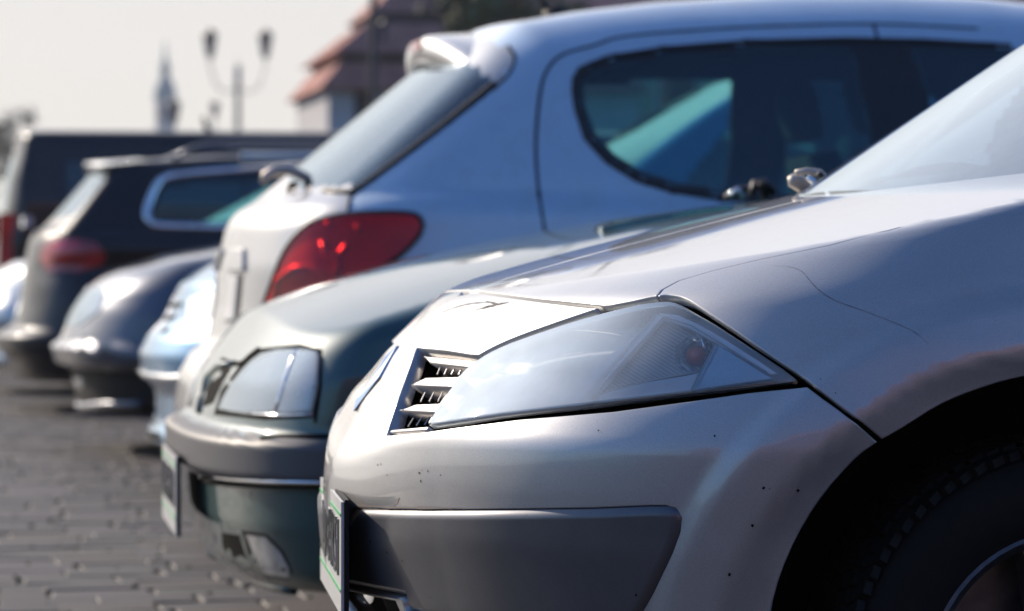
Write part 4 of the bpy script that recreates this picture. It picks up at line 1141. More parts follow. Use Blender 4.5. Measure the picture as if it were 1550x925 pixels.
# light blue
sp4 = dict(N=[(0.1, 0.10), (0.15, 0.03), (0.2, 0.02), (0.26, 0.06), (0.36, 0.06), (0.42, 0.005), (0.50, 0.0), (0.56, 0.03), (0.62, 0.09), (0.75, 0.15), (0.82, 0.24), (0.95, 0.42)], NR=NRs, W=Ws,
    H=[(-0.1, 0.66), (0.0, 0.71), (0.15, 0.79), (0.3, 0.845), (0.7, 0.93), (1.3, 1.0), (4.1, 1.0)],
    G=[(1.0, 0.83), (1.25, 0.99), (2.15, 1.50), (2.45, 1.585), (3.4, 1.585), (3.8, 1.45), (4.1, 0.95)], WG=WGs, gx=(1.1, 4.0), xf=0.65, xr=3.7, pf=2.6, crown=0.06, sweep=0.2, ks=0.04, nsm=0.02)
ff_ = make_body(sp4)
C4, f4, r4 = simple_car(0.83, 11.3, sp4, 'light blue car whose nose shows behind the silver hatchback, with three-slot grille', M_lblue, ns=220, nphi=120, cols=[
    ('windscreen', ws_rule(ff_, 1.02, 1.52, 1.27, 0.58, 0.72, 0.2, xmax=2.9), M_glass_c, True, True),
    ('side_window', side_win(1.75, 2.75, 1.02, 1.50, 0.9, 0.2, 0.4), M_glass_t, False, True), ('side_window', side_win(2.82, 3.8, 1.02, 1.50, 0.1, 0.5, 0.4), M_glass_t, False, True),
    ('rear_window', lambda C, uv: (C[:, 0] > 3.7) & (C[:, 2] > 1.05) & (C[:, 2] < 1.42) & (np.abs(C[:, 1]) < 0.5), M_glass_t, True, True),
    ('bonnet', lambda C, uv: (C[:, 0] < 1.28) & (C[:, 2] > 0.66) & (np.abs(C[:, 1]) < 0.70), M_lblue, True, False),
    ('front_bumper', lambda C, uv: (C[:, 0] < 0.55) & (C[:, 2] < 0.62), M_lblue, True, False)])
for q in ([(255, 459), (276, 456), (274, 465), (252, 468)], [(250, 478), (266, 475), (263, 484), (247, 487)], [(245, 498), (257, 496), (254, 504), (243, 505)]):
    patch(C4, f4, 'grille_slot', q, M_gapblack, r4, off=-0.004, depth=0.006, h=0.03)
patch(C4, f4, 'headlight', [(285, 452), (312, 440), (330, 448), (328, 480), (300, 505), (278, 508)], M_reflector, r4, off=-0.005, h=0.03, mirror='copy')
for q in ([(216, 628), (236, 632), (238, 645), (219, 640)], [(220, 650), (243, 655), (246, 668), (226, 664)]): patch(C4, f4, 'air_intake', q, M_gapblack, r4, off=-0.003, depth=0.006, h=0.03)
tube_px(C4, f4, [(208, 562), (225, 568), (255, 572), (300, 570)], 0.012, 'bumper_strip', M_pale, r4)
# dark grey-blue
sp5 = dict(N=[(0.1, 0.17), (0.18, 0.12), (0.24, 0.11), (0.36, 0.09), (0.385, 0.02), (0.46, 0.0), (0.48, 0.04), (0.53, 0.06), (0.62, 0.10), (0.70, 0.15), (0.76, 0.20), (0.9, 0.38)], NR=NRs, W=[(0.15, 0.77), (0.22, 0.82), (0.36, 0.83), (0.385, 0.87), (0.46, 0.87), (0.48, 0.855), (0.6, 0.86), (0.7, 0.84), (0.8, 0.79), (0.9, 0.74), (1.0, 0.68)], wsm=0.012,
    H=[(-0.1, 0.58), (0.0, 0.63), (0.15, 0.73), (0.3, 0.80), (0.5, 0.86), (0.75, 0.905), (1.2, 0.965), (4.1, 0.98)],
    G=[(1.0, 0.80), (1.25, 0.95), (1.95, 1.34), (2.3, 1.42), (3.2, 1.41), (3.7, 1.25), (4.1, 0.9)], WG=WGs, gx=(1.1, 4.0), xf=0.75, xr=3.7, pf=2.5, crown=0.06, sweep=0.2, ks=0.05, nsm=0.01)
ff_ = make_body(sp5)
C5, f5, r5 = simple_car(0.63, 14.0, sp5, 'dark grey-blue car with a rounded nose and projecting bumper, in front of the navy estate', M_gray, cols=[
    ('windscreen', ws_rule(ff_, 0.99, 1.35, 1.27, 0.56, 0.70, 0.2, xmax=2.9), M_glass_c, True, True),
    ('side_window', side_win(1.75, 2.75, 1.02, 1.34), M_glass_t, False, True), ('side_window', side_win(2.82, 3.7, 1.02, 1.34), M_glass_t, False, True),
    ('bonnet', lambda C, uv: (C[:, 0] < 1.28) & (C[:, 2] > 0.66) & (np.abs(C[:, 1]) < 0.70), M_gray, True, False),
    ('lower_grille', lambda C, uv: (C[:, 0] < 0.8) & (C[:, 2] < 0.37), M_dkplast, True, False),
    ('front_bumper', lambda C, uv: (C[:, 0] < 0.6) & (C[:, 2] < 0.475), M_gray, True, False)])
patch(C5, f5, 'headlight', [(104, 470), (128, 440), (150, 432), (160, 445), (150, 470), (118, 494), (100, 492)], M_hlens, r5, off=-0.006, h=0.03, mirror='copy')
patch(C5, f5, 'lamp_reflector', [(104, 470), (128, 440), (150, 432), (160, 445), (150, 470), (118, 494), (100, 492)], M_reflector, r5, off=-0.003, h=0.03, depth=0.002, mirror='copy')
tube_px(C5, f5, [(108, 622), (125, 616), (160, 613), (215, 612)], 0.022, 'lower_lip', M_gray, r5)
patch(C5, f5, 'fog_lamp', [(108, 574), (122, 572), (124, 588), (110, 588)], M_foglens, r5, off=-0.004, h=0.03, mirror='copy')
# navy estate, tail outwards
sp6 = dict(N=[(0.1, 0.14), (0.2, 0.09), (0.3, 0.05), (0.34, 0.0), (0.43, 0.0), (0.46, 0.09), (0.6, 0.13), (0.8, 0.16), (0.95, 0.19), (1.02, 0.22), (1.08, 0.3), (1.2, 0.6)], NR=[(0.1, 4.5), (0.4, 4.6), (0.7, 4.5), (0.8, 4.3)], W=Ws[:-2] + [(0.9, 0.84), (1.0, 0.80), (1.1, 0.75)], 
    H=[(-0.1, 0.98), (0.15, 1.01), (0.3, 1.03), (3.3, 1.0), (3.7, 0.92), (4.5, 0.72)],
    G=[(0.2, 0.96), (0.33, 1.10), (0.56, 1.37), (0.7, 1.41), (1.2, 1.44), (2.6, 1.44), (3.0, 1.38), (3.9, 0.92)], WG=WGs, gx=(0.3, 3.9), xf=0.7, xr=3.9, pf=3.0, crown=0.05, sweep=0.15, rsweep=0.2, xm=1.5, ks=0.05, kg=0.07, gends=(0.3, 0.9), gz=0.98)
C6t = Car(0.5, 18.0)
w6o = [(213, 326), (223, 282), (241, 264), (285, 256), (400, 246), (520, 240), (640, 250), (700, 352), (347, 352), (246, 347), (220, 339)]
w6i = [(231, 323), (249, 277), (262, 270), (400, 262), (520, 254), (630, 262), (680, 338), (347, 337), (236, 332)]
C6, f6, r6 = simple_car(0.5, 18.0, sp6, 'navy estate car with roof rails and a red tail light, parked tail outwards', M_navy, rev=True, ns=200, nphi=110, wheels=(0.9, 3.7), cols=[
    ('side_window', lambda C, uv: poly_in(uv, np.array(w6i, float)) & (np.abs(C[:, 1]) > 0.45) & (C[:, 0] > 0.8), M_glass_t, False, True),
    ('rear_window', lambda C, uv: (C[:, 0] < 0.66) & (C[:, 2] > 1.08) & (C[:, 2] < 1.36) & (np.abs(C[:, 1]) < 0.66 - 0.3 * (C[:, 2] - 1.08)), M_glass_c, True, True),
    ('rear_bumper', lambda C, uv: (C[:, 0] < 0.6) & (C[:, 2] < 0.46), M_navy, True, False),
    ('tailgate', lambda C, uv: (C[:, 0] < 0.7) & (np.abs(C[:, 1]) < 0.6) & (C[:, 2] > 0.46) & (C[:, 2] < 1.08), M_navy, True, False)])
tube_px(C6, f6, spl([(228, 337), (222, 325), (226, 305), (236, 283), (250, 270), (285, 263), (400, 254), (520, 247), (636, 256)], 4), 0.024, 'window_frame', M_chrome, r6, off=0.008, mirror=True)
tube_px(C6, f6, spl([(228, 337), (240, 342), (300, 344), (347, 345), (520, 345), (686, 345)], 3), 0.024, 'window_frame', M_chrome, r6, off=0.008, mirror=True)
patch(C6, f6, 'tail_light', [(64, 372), (80, 363), (112, 361), (145, 367), (159, 386), (155, 400), (120, 411), (70, 411), (60, 392)], M_red, r6, off=-0.008, h=0.04, mirror='copy')
for s_ in (-1, 1):
    tube_loc([(0.95, s_ * 0.60, 1.41), (1.1, s_ * 0.60, 1.475), (1.35, s_ * 0.60, 1.50), (2.6, s_ * 0.60, 1.50), (2.85, s_ * 0.60, 1.46), (2.95, s_ * 0.60, 1.41)], 0.018, 'roof_rail', M_gray, r6)
    tube_loc([(1.32, s_ * 0.655, 1.415), (2.8, s_ * 0.655, 1.425)], 0.026, 'roof_sky_reflection', M_pale, r6)  # pale tube painted in for the sky reflected along the roof edge
mb = MB(); V = []; n_ = 15
for i in range(n_):
    tt = -0.58 + 1.16 * i / (n_ - 1); x = 0.50 + 0.10 * tt * tt; z = 1.40 - 0.10 * tt * tt
    V += [(x + 0.28, tt, z + 0.025), (x, tt, z), (x + 0.01, tt, z - 0.035), (x + 0.2, tt, z - 0.03)]
meshobj('roof_spoiler', V, [(4 * i + k, 4 * i + (k + 1) % 4, 4 * (i + 1) + (k + 1) % 4, 4 * (i + 1) + k) for i in range(n_ - 1) for k in range(4)], M_pale, r6)
mb = MB(); mb.box((0.17, 0, 1.06), (0.05, 0.5, 0.06)); mb.build('tailgate_handle', M_pale, r6)
# pale silver
sp7 = dict(sp4); sp7['G'] = [(1.0, 0.82), (1.25, 0.97), (1.95, 1.34), (2.3, 1.42), (3.2, 1.41), (3.7, 1.25), (4.1, 0.9)]
ff_ = make_body(sp7)
C7, f7, r7 = simple_car(0.40, 20.6, sp7, 'pale silver car mostly hidden, next to the dark van', M_pale, ns=60, nphi=40, nb=40, cols=[
    ('windscreen', ws_rule(ff_, 1.0, 1.35, 1.27, 0.56, 0.70, 0.2, xmax=2.9), M_glass_c, True, True),
    ('side_window', side_win(1.75, 3.6, 1.02, 1.34), M_glass_t, False, True),
    ('bonnet', lambda C, uv: (C[:, 0] < 1.28) & (C[:, 2] > 0.70) & (np.abs(C[:, 1]) < 0.70), M_pale, True, False)])
patch(C7, f7, 'headlight', [(18, 425), (34, 420), (38, 436), (22, 446)], M_reflector, r7, off=-0.006, h=0.04, mirror='copy')
# dark van, tail outwards
sp8 = dict(N=[(0.2, 0.06), (0.3, 0.0), (0.5, 0.0), (0.55, 0.06), (1.0, 0.08), (1.5, 0.15), (1.85, 0.26)], NR=[(0.2, 4.7), (0.8, 4.75), (1.0, 4.4), (1.3, 3.8), (1.85, 3.4)], W=[(0.2, 0.86), (0.4, 0.93), (1.0, 0.95), (1.3, 0.93), (1.8, 0.82), (1.9, 0.8)],
    H=[(0.0, 1.84), (0.4, 1.87), (3.2, 1.88), (4.0, 1.85)], G=[(0.5, 1.0), (1.0, 1.2), (3.0, 1.2), (4.0, 1.0)], WG=[(0.5, 0.8), (1.2, 0.7), (1.5, 0.6)], gx=(0.5, 4), xf=0.35, xr=4.0, pf=4.0, pr=3.0, crown=0.05, ks=0.08)
C8, f8, r8 = simple_car(0.62, 25.0, sp8, 'tall black van at the far end of the row, above all the other far cars', M_navy, ns=70, nphi=60, nb=40, wheels=(0.9, 3.9), spine=1.0, cols=[
    ('rear_window', lambda C, uv: (C[:, 0] < 0.4) & (C[:, 2] > 1.15) & (C[:, 2] < 1.65) & (np.abs(C[:, 1]) < 0.68), M_glass_d, True, True),
    ('side_window', lambda C, uv: (C[:, 0] > 0.6) & (C[:, 0] < 1.9) & (C[:, 2] > 1.15) & (C[:, 2] < 1.62) & (np.abs(C[:, 1]) > 0.6), M_glass_d, False, True),
    ('side_window', lambda C, uv: (C[:, 0] > 2.0) & (C[:, 0] < 3.1) & (C[:, 2] > 1.15) & (C[:, 2] < 1.62) & (np.abs(C[:, 1]) > 0.6), M_glass_d, False, True)])
r8['category'] = 'van'; r8.name = 'parked_van'; r8['group'] = 'cars parked side by side on the paving'
for s_ in (-1, 1):
    mb = MB(); mb.box((0.13, s_ * 0.83, 1.0), (0.14, 0.14, 0.42), taper=0.9); mb.build('tail_light', M_red, r8)
mb = MB(); mb.tube([(1.75, 0, 1.88), (1.7, 0, 2.0)], [0.03, 0.012], 8); mb.build('roof_aerial', M_dkplast, r8)

# ================================================================ ground
m, t, b = newmat('paving_base')
nn = noise(t, 6, 6); t.links.new(ramp(t, nn.outputs[0], [(0.3, (0.035, 0.031, 0.028)), (0.7, (0.062, 0.055, 0.046))]), b.inputs['Base Color']); b.inputs['Roughness'].default_value = 0.95
M_base = m
def ptmat(i, c):
    m, t, b = newmat('paver_stone_%s' % 'abcde'[i])
    n1 = noise(t, 3.1, 5, 0.6, 'Object'); n2 = noise(t, 90, 4, 0.7, 'Object')
    c1 = ramp(t, n1.outputs[0], [(0.3, tuple(x * 0.75 for x in c)), (0.7, tuple(x * 1.2 for x in c))])
    c2 = mixc(t, 0.5, c1, ramp(t, n2.outputs[0], [(0.35, (0.45,) * 3), (0.65, (1.3,) * 3)]), 'MULTIPLY')
    t.links.new(c2, b.inputs['Base Color']); b.inputs['Roughness'].default_value = 0.7
    bump(t, b, n2.outputs[0], 0.6, 0.002); return m
PM = [ptmat(i, c) for i, c in enumerate(((0.042, 0.037, 0.040), (0.058, 0.050, 0.053), (0.036, 0.034, 0.038), (0.056, 0.045, 0.040), (0.048, 0.046, 0.043)))]
S = 2200.0
gr = meshobj('ground', [(-S, -200, -0.010), (S, -200, -0.010), (S, S, -0.010), (-S, S, -0.010)], [(0, 1, 2, 3)], M_base, smooth=False); tag(gr, 'grey paved parking ground with mossy joints', kind='structure')
pv = []
for k in range(6):
    V = []; F = []
    lx, ly = 0.241, 0.162
    r_ = random.Random(k)
    j = lambda: r_.uniform(-0.006, 0.006)
    c8 = []
    for (sx, sy) in ((-1, -1), (1, -1), (1, 1), (-1, 1)): c8.append((sx * lx / 2 + j(), sy * ly / 2 + j()))
    V = [(x, y, -0.05) for x, y in c8] + [(x, y, -0.005) for x, y in c8] + [(x * 0.965, y * 0.95, j() * 0.35) for x, y in c8]
    F = [(0, 1, 5, 4), (1, 2, 6, 5), (2, 3, 7, 6), (3, 0, 4, 7), (4, 5, 9, 8), (5, 6, 10, 9), (6, 7, 11, 10), (7, 4, 8, 11), (8, 9, 10, 11)]
    me = bpy.data.meshes.new('paver'); me.from_pydata(V, [], F); pv.append((V, F, me))
    me.materials.append(PM[k % 5])
rest = {i: MB() for i in range(5)}
cnt = 0
rows = int(30 / 0.168)
for iy in range(rows):
    y = 1.5 + iy * 0.168
    xo = rnd.uniform(0, 0.24); x = -3.2 + xo + 0.01 * y
    while x < 6.2:
        x += 0.246 + rnd.uniform(-0.012, 0.012)
        yy = y + rnd.uniform(-0.006, 0.006) + 0.012 * x
        zz = rnd.uniform(-0.003, 0.001) + 0.002 * math.sin(x * 2 + y * 1.3)
        k = rnd.randrange(6)
        big = 7.1 < yy < 14.5 and 0.028 * yy - 0.12 < x < 0.93 and cnt < 298
        if big:
            o = bpy.data.objects.new('paver', pv[k][2]); o.location = (x, yy, zz); o.rotation_euler = (rnd.uniform(-0.01, 0.01), rnd.uniform(-0.01, 0.01), rnd.uniform(-0.02, 0.02)); link(o); o.parent = gr; cnt += 1
        else:
            V, F, _ = pv[k]
            rest[k % 5].add([(a + x, b_ + yy, c + zz) for a, b_, c in V], F if y < 16 else F[4:])
Vall = []; Fall = []; mi = []
for i in range(5):
    k0 = len(Vall); Vall += rest[i].v; Fall += [tuple(q + k0 for q in f_) for f_ in rest[i].f]; mi += [i] * len(rest[i].f)
po = meshobj('paving_field', Vall, Fall, None, gr, smooth=False, mats=PM, midx=mi); po['kind'] = 'stuff'
# moss tufts in the joints
mb = MB()
M_moss = plain('moss', (0.055, 0.075, 0.025), 0.9, nscale=50)
for k in range(700):
    y = rnd.uniform(7.2, 26); x = rnd.uniform(0.02 * y - 0.2, 1.2)
    y = 1.5 + round((y - 1.5 - 0.012 * x) / 0.168) * 0.168 + 0.084 + 0.012 * x + rnd.uniform(-0.008, 0.008)
    if rnd.random() < 0.45 + 0.4 * math.sin(x * 5 + y * 2.2): continue
    r_ = rnd.uniform(0.006, 0.014); h_ = rnd.uniform(0.004, 0.010)
    mb.add([(x - r_ * 2, y, -0.012), (x, y - r_, -0.012), (x + r_ * 2, y, -0.012), (x, y + r_, -0.012), (x, y, h_)], [(0, 1, 4), (1, 2, 4), (2, 3, 4), (3, 0, 4)])
tag(mb.build('moss', M_moss), 'green moss growing in the paving joints', 'moss', kind='stuff')

# ================================================================ background
def dir_xy(u, Y): return math.tan(TH + math.atan((u - CU) / FPX)) * Y
def z_at(v, Y, u=400): X = dir_xy(u, Y); return HC + (VH - v) / FPX * (X * math.sin(TH) + Y * math.cos(TH))
M_iron = plain('lamp_iron', (0.02, 0.02, 0.024), 0.5)
M_post = plain('lamp_post_grey', (0.30, 0.29, 0.27), 0.6)
M_lglass = glass('lantern_glass', (0.25, 0.25, 0.32), 0.8, haze=0.3, hcol=(0.2, 0.2, 0.25))
def lantern(x, y, z, hgt, wdt, parent):
    """z = bottom of the lantern"""
    mb = MB(); ra, rb = wdt * 0.22, wdt * 0.46
    mb.lathe([(ra * 0.4, -0.08 * hgt), (ra, 0.0), (ra, 0.03 * hgt)], (x, y, z), 'z', 6)
    mb.lathe([(rb * 1.12, 0.78 * hgt), (rb * 1.12, 0.81 * hgt), (rb * 0.7, 0.92 * hgt), (rb * 0.2, 0.97 * hgt), (rb * 0.15, 1.0 * hgt), (0, 1.02 * hgt)], (x, y, z), 'z', 6)
    for k in range(6):
        a = 2 * PI * k / 6; mb.tube([(x + ra * math.cos(a), y + ra * math.sin(a), z), (x + rb * math.cos(a), y + rb * math.sin(a), z + 0.79 * hgt)], wdt * 0.025, 4)
    lo_ = mb.build('lantern', M_iron, parent)
    mg = MB(); mg.lathe([(ra * 0.95, 0.01), (rb * 0.95, 0.78 * hgt)], (x, y, z), 'z', 6); mg.build('lantern_glass', M_lglass, lo_)
Y = 83.0
px_, zt = dir_xy(360, Y), z_at(98, Y, 360)
lp = empty('street_lamp', (px_, Y, 0), 'tall street lamp with two black lanterns on side arms, above the van', 'street lamp')
mb = MB(); mb.lathe([(0.16, 0), (0.16, 0.5), (0.10, 0.7), (0.085, 3.0), (0.07, zt - 0.5), (0.11, zt - 0.45), (0.07, zt - 0.35), (0.10, zt - 0.1), (0.03, zt), (0.0, zt + 0.12)], (0, 0, 0), 'z', 14); mb.build('pole', M_post, lp, smooth=True)
for s_, u in ((-1, 318), (1, 402)):
    x = dir_xy(u, Y) - px_; zb_ = z_at(86, Y, u)
    mb = MB(); mb.tube([(0, 0, zt - 0.6), (x * 0.4, 0, zt - 0.75), (x * 0.8, 0, zt - 0.55), (x, 0, zb_ - 0.25), (x, 0, zb_)], 0.025, 6); mb.build('arm', M_post, lp, smooth=True)
    lantern(x, 0, zb_, 0.74, 0.40, lp)
for (u, v, Y, hg, lab) in ((325, 177, 165.0, 0.85, 'small distant street lamp with one lantern, under the left lantern of the tall lamp'), (263, 186, 125.0, 0.95, 'small distant street lamp with one dark lantern in front of the church spire')):
    x = dir_xy(u, Y); zb_ = z_at(v, Y, u); q = empty('street_lamp', (x, Y, 0), lab, 'street lamp')
    mb = MB(); mb.lathe([(0.14, 0), (0.10, 0.5), (0.06, 1.0), (0.05, zb_)], (0, 0, 0), 'z', 10); mb.build('pole', M_post, q, smooth=True)
    lantern(0, 0, zb_, hg, hg * 0.62, q)
# dark pole in front of the tiled tower
Y = 42.0; x = dir_xy(565, Y)
q = empty('utility_pole', (x, Y, 0), 'thin dark pole in front of the tiled roof tower', 'pole')
mb = MB(); mb.lathe([(0.06, 0), (0.055, 3), (0.045, 8)], (0, 0, 0), 'z', 10); mb.build('pole', M_iron, q, smooth=True)
lantern(0.14, 0, z_at(62, Y, 585), 0.3, 0.12, q)
# spire
Y = 420.0; x = dir_xy(250, Y); zt = z_at(68, Y, 250)
M_copper = plain('pale_copper_roof', (0.13, 0.22, 0.25), 0.7)
M_stone = plain('pale_render', (0.42, 0.40, 0.40), 0.9)
q = empty('church_tower', (x, Y, 0), 'slender church tower with a blue-green spire on the horizon', 'church tower')
zb1 = z_at(152, Y, 250)
mb = MB(); mb.box((0, 0, zb1 / 2), (2.5, 2.5, zb1)); mb.box((0, 0, zb1), (2.9, 2.9, 0.3)); tw = mb.build('tower', M_stone, q)
for s_ in (-1, 1):
    mb = MB(); mb.box((s_ * 0.55, -1.27, zb1 - 1.8), (0.5, 0.08, 1.4)); mb.build('window', M_gapblack, tw)
mb = MB(); mb.lathe([(1.5, zb1 + 0.15), (1.5, zb1 + 0.6), (1.35, zb1 + 1.6), (1.0, zb1 + 2.5), (0.65, zb1 + 3.0), (0.6, zb1 + 4.2), (0.75, zb1 + 4.4), (0.5, zb1 + 5.0), (0.22, zb1 + 5.8), (0.12, zt), (0.0, zt + 0.8)], (0, 0, 0), 'z', 12); mb.build('spire', M_copper, q)
# tiled tower building
def tile_mat():
    m, t, b = newmat('roof_tile')
    n1 = noise(t, 2.5, 5); n2 = noise(t, 30, 3)
    c = ramp(t, n1.outputs[0], [(0.3, (0.27, 0.11, 0.095)), (0.7, (0.42, 0.19, 0.15))])
    c = mixc(t, 0.5, c, ramp(t, n2.outputs[0], [(0.3, (0.6,) * 3), (0.7, (1.3,) * 3)]), 'MULTIPLY')
    t.links.new(c, b.inputs['Base Color']); b.inputs['Roughness'].default_value = 0.8; return m
M_tile = tile_mat()
Y = 62.0; cx_ = dir_xy(700, Y)
q = empty('tiled_tower_building', (cx_, Y, 0), 'white walled tower with stepped red-brown tiled roofs behind the dark pole', 'building')
def hw(u): return cx_ - dir_xy(u, Y - 2.0)
zz = lambda v: z_at(v, Y - 2.0, 600)
M_wallw = plain('tower_plaster', (0.45, 0.44, 0.44), 0.9, nscale=3, var=0.12)
M_bandd = plain('dark_timber_band', (0.05, 0.05, 0.055), 0.8)
h0 = hw(492)
mb = MB(); mb.box((0, 0, zz(138) / 2), (2 * h0, 2 * h0 * 0.8, zz(138))); mb.build('wall', M_wallw, q)
for k in range(3):
    mb = MB(); mb.box((-h0 + 0.7 + k * 1.1, -h0 * 0.8 - 0.01, zz(165)), (0.35, 0.08, 0.6)); fr_ = mb.build('window', M_bandd, q)
for (ua, va, ub, vb) in ((477, 138, 512, 96), (499, 84, 560, 34), (565, 18, 640, -60)):
    a, b2, z0, z1 = hw(ua), hw(ub), zz(va), zz(vb)
    mb = MB(); n_ = 7
    for i in range(n_):
        q0, q1 = i / n_, (i + 1) / n_
        r0, r1 = a + (b2 - a) * q0, a + (b2 - a) * q1 - 0.0; e0, e1 = z0 + (z1 - z0) * q0, z0 + (z1 - z0) * q1
        V = [(sx * r0, sy * r0 * 0.85, e0) for sx, sy in ((-1, -1), (1, -1), (1, 1), (-1, 1))] + [(sx * r0, sy * r0 * 0.85, e0 + 0.03) for sx, sy in ((-1, -1), (1, -1), (1, 1), (-1, 1))] + [(sx * r1, sy * r1 * 0.85, e1) for sx, sy in ((-1, -1), (1, -1), (1, 1), (-1, 1))]
        mb.add(V, [(k, (k + 1) % 4, 4 + (k + 1) % 4, 4 + k) for k in range(4)] + [(4 + k, 4 + (k + 1) % 4, 8 + (k + 1) % 4, 8 + k) for k in range(4)] + [(3, 2, 1, 0)])
    mb.build('roof', M_tile, q)
for (u, va, vb) in ((516, 98, 82), (572, 38, 14)):
    mb = MB(); h_ = hw(u); mb.box((0, 0, (zz(va) + zz(vb)) / 2), (2 * h_, 1.7 * h_, abs(zz(vb) - zz(va)))); mb.build('timber_band', M_bandd, q)
# brick buildings to the right
def brick(name, c1, c2, mortar, sc):
    m, t, b = newmat(name); br = t.nodes.new('ShaderNodeTexBrick'); tcx = t.nodes.new('ShaderNodeTexCoord'); mp = t.nodes.new('ShaderNodeMapping')
    mp.inputs['Rotation'].default_value = (R(90), 0, 0); t.links.new(tcx.outputs['Object'], mp.inputs[0]); t.links.new(mp.outputs[0], br.inputs['Vector'])
    br.inputs['Scale'].default_value = sc
    for k, c in (('Color1', c1), ('Color2', c2), ('Mortar', mortar)): br.inputs[k].default_value = (*c, 1)
    t.links.new(br.outputs['Color'], b.inputs['Base Color']); b.inputs['Roughness'].default_value = 0.9; return m
M_bro = brick('orange_brick', (0.40, 0.17, 0.10), (0.32, 0.13, 0.08), (0.30, 0.24, 0.2), 4)
M_brd = brick('dark_red_brick', (0.17, 0.06, 0.05), (0.13, 0.045, 0.04), (0.10, 0.08, 0.07), 4)
def block(u0, u1, Y, hgt, mat, lab, roofm):
    x0, x1 = dir_xy(u0, Y), dir_xy(u1, Y); q = empty('brick_building', ((x0 + x1) / 2, Y + 4, 0), lab, 'building'); w_ = x1 - x0
    mb = MB(); mb.box((0, 0, hgt / 2), (w_, 8, hgt)); wl = mb.build('wall', mat, q)
    mb = MB(); V = [(-w_ / 2 - 0.3, -4.4, hgt), (w_ / 2 + 0.3, -4.4, hgt), (w_ / 2 + 0.3, 4.4, hgt), (-w_ / 2 - 0.3, 4.4, hgt), (-w_ / 2 - 0.3, 0, hgt + 3), (w_ / 2 + 0.3, 0, hgt + 3)]
    mb.add(V, [(0, 1, 5, 4), (2, 3, 4, 5), (1, 2, 5), (3, 0, 4), (3, 2, 1, 0)]); mb.build('roof', roofm, q)
    n_ = max(2, int(w_ / 2.2))
    for fl in range(2):
        for k in range(n_):
            mb = MB(); xx = -w_ / 2 + (k + 0.5) * w_ / n_; mb.box((xx, -4.0, 1.9 + fl * 3.1), (0.95, 0.12, 1.45)); f_ = mb.build('window', M_wallw, q)
            mg = MB(); mg.box((xx, -4.05, 1.9 + fl * 3.1), (0.78, 0.08, 1.28)); mg.build('pane', M_glass_d, f_)
block(835, 1010, 72, 6.6, M_bro, 'orange brick building above the rear of the silver hatchback roof', M_tile)
block(1012, 2300, 78, 7.2, M_brd, 'long dark red brick building behind the silver hatchback roof', M_tile)
# unseen row of houses added behind the viewer to darken the flank reflections
for (xa_, xb_, hh_, mt, lb) in ((-34, -16, 8.0, M_brd, 'dark red brick house added out of view, leftmost behind the viewer'), (-15.5, 4, 9.0, M_brd, 'dark red brick house added out of view, straight behind the viewer'), (4.5, 30, 7.4, M_bro, 'orange brick house added out of view, behind the viewer to the right')):
    q = empty('brick_building', ((xa_ + xb_) / 2, -30, 0), lb, 'building'); w_ = xb_ - xa_
    mb = MB(); mb.box((0, 0, hh_ / 2), (w_, 8, hh_)); mb.build('wall', mt, q)
    mb = MB(); mb.add([(-w_ / 2 - 0.3, -4.4, hh_), (w_ / 2 + 0.3, -4.4, hh_), (w_ / 2 + 0.3, 4.4, hh_), (-w_ / 2 - 0.3, 4.4, hh_), (-w_ / 2 - 0.3, 0, hh_ + 3), (w_ / 2 + 0.3, 0, hh_ + 3)], [(0, 1, 5, 4), (2, 3, 4, 5), (1, 2, 5), (3, 0, 4), (3, 2, 1, 0)]); mb.build('roof', M_tile, q)
    for k in range(int(w_ / 2.6)):
        for fl in range(2):
            mb = MB(); xx = -w_ / 2 + 1.3 + k * 2.6; mb.box((xx, 4.0, 1.9 + fl * 3.1), (0.95, 0.12, 1.45)); f_ = mb.build('window', M_wallw, q)
            mg = MB(); mg.box((xx, 4.05, 1.9 + fl * 3.1), (0.78, 0.08, 1.28)); mg.build('pane', M_glass_d, f_)
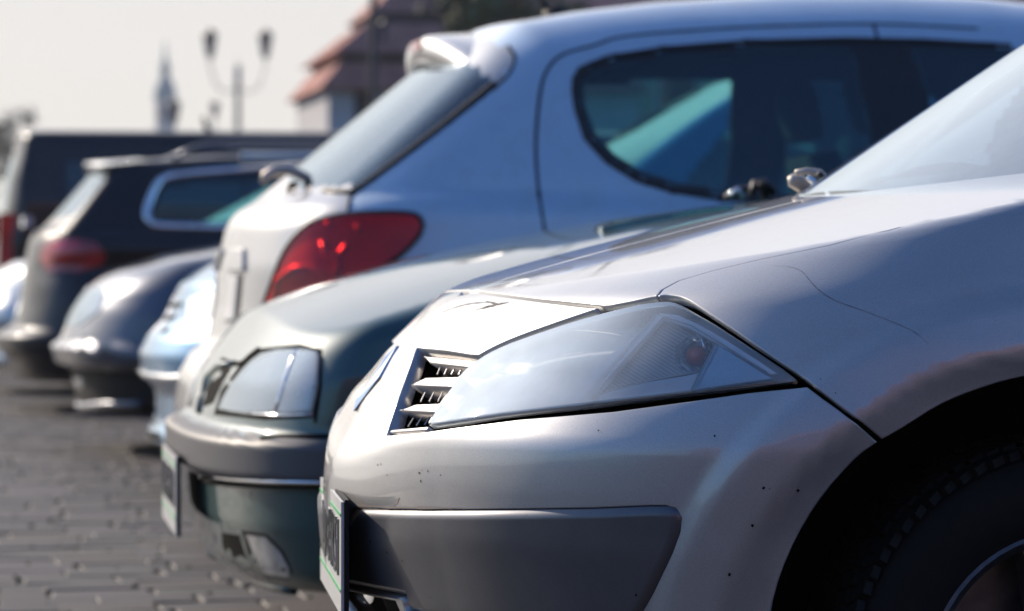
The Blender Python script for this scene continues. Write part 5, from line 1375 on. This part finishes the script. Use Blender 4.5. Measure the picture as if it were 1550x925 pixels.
# trees
M_leaf = plain('leaf', (0.055, 0.070, 0.030), 0.7, nscale=2, var=0.4)
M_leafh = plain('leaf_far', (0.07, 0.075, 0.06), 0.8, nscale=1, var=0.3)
M_bark = plain('bark', (0.06, 0.045, 0.035), 0.9)
def tree(x, y, hgt, cr, lab, leafm, n=2600, leaf=0.09, z0=0.45):
    q = empty('tree', (x, y, 0), lab, 'tree')
    mb = MB(); mb.tube([(0, 0, 0), (0.05, 0, hgt * 0.3), (-0.05, 0.05, hgt * 0.6), (0, 0, hgt * 0.9)], [0.16 * hgt / 7, 0.12 * hgt / 7, 0.07 * hgt / 7, 0.02], 8)
    for k in range(9):
        a = k * 2.4; zb_ = hgt * (0.35 + 0.05 * k); L = cr * rnd.uniform(0.5, 0.85)
        mb.tube([(0, 0, zb_), (L * 0.5 * math.cos(a), L * 0.5 * math.sin(a), zb_ + L * 0.35), (L * math.cos(a), L * math.sin(a), zb_ + L * 0.55)], [0.05 * hgt / 7, 0.03 * hgt / 7, 0.01], 5)
    mb.build('trunk', M_bark, q, smooth=True)
    cl = []
    for k in range(34):
        a = rnd.uniform(0, 2 * PI); e = rnd.uniform(-0.5, 1.0); rr = cr * rnd.uniform(0.3, 0.95)
        cl.append((rr * math.cos(a) * math.sqrt(max(0.1, 1 - e * e * 0.8)), rr * math.sin(a) * math.sqrt(max(0.1, 1 - e * e * 0.8)), hgt * (z0 + 0.25) + e * hgt * 0.30, cr * rnd.uniform(0.16, 0.34)))
    V = []; F = []
    for k in range(n):
        c = cl[rnd.randrange(len(cl))]
        d = np.array([rnd.gauss(0, 1), rnd.gauss(0, 1), rnd.gauss(0, 0.8)]); d /= np.linalg.norm(d); p = np.array(c[:3]) + d * c[3] * rnd.uniform(0.4, 1.1)
        a1 = np.array([rnd.gauss(0, 1) for _ in range(3)]); a1 /= np.linalg.norm(a1); a2 = np.cross(a1, d); s = leaf * rnd.uniform(0.6, 1.3)
        k0 = len(V); V += [p - a1 * s, p + a2 * s * 0.5, p + a1 * s, p - a2 * s * 0.5]; F.append((k0, k0 + 1, k0 + 2, k0 + 3))
    o = meshobj('crown', V, F, leafm, q, smooth=False)
tree(dir_xy(765, 52), 52, 8.6, 1.9, 'dark leafy tree between the tiled tower and the orange brick building', M_leaf, 5200, 0.13)
tree(dir_xy(28, 260), 260, 13.5, 2.6, 'faint bare-looking tree on the horizon above the van corner', M_leafh, 900, 0.22)
tree(dir_xy(-12, 240), 240, 11.5, 2.4, 'darker round tree on the horizon at the left edge', M_leafh, 1500, 0.25)

# thin morning haze over the whole square
m = bpy.data.materials.new('haze_air'); m.use_nodes = True; t = m.node_tree; t.nodes.remove(t.nodes['Principled BSDF'])
pvn = t.nodes.new('ShaderNodeVolumePrincipled'); pvn.inputs['Density'].default_value = 0.00035; pvn.inputs['Color'].default_value = (0.93, 0.93, 0.93, 1); pvn.inputs['Anisotropy'].default_value = 0.3
t.links.new(pvn.outputs[0], t.nodes['Material Output'].inputs['Volume'])
mb = MB(); mb.box((60, 230, 19), (900, 700, 40.2)); hzb = mb.build('haze', m); hzb['kind'] = 'stuff'; hzb['label'] = 'thin pale haze in the air over the square'
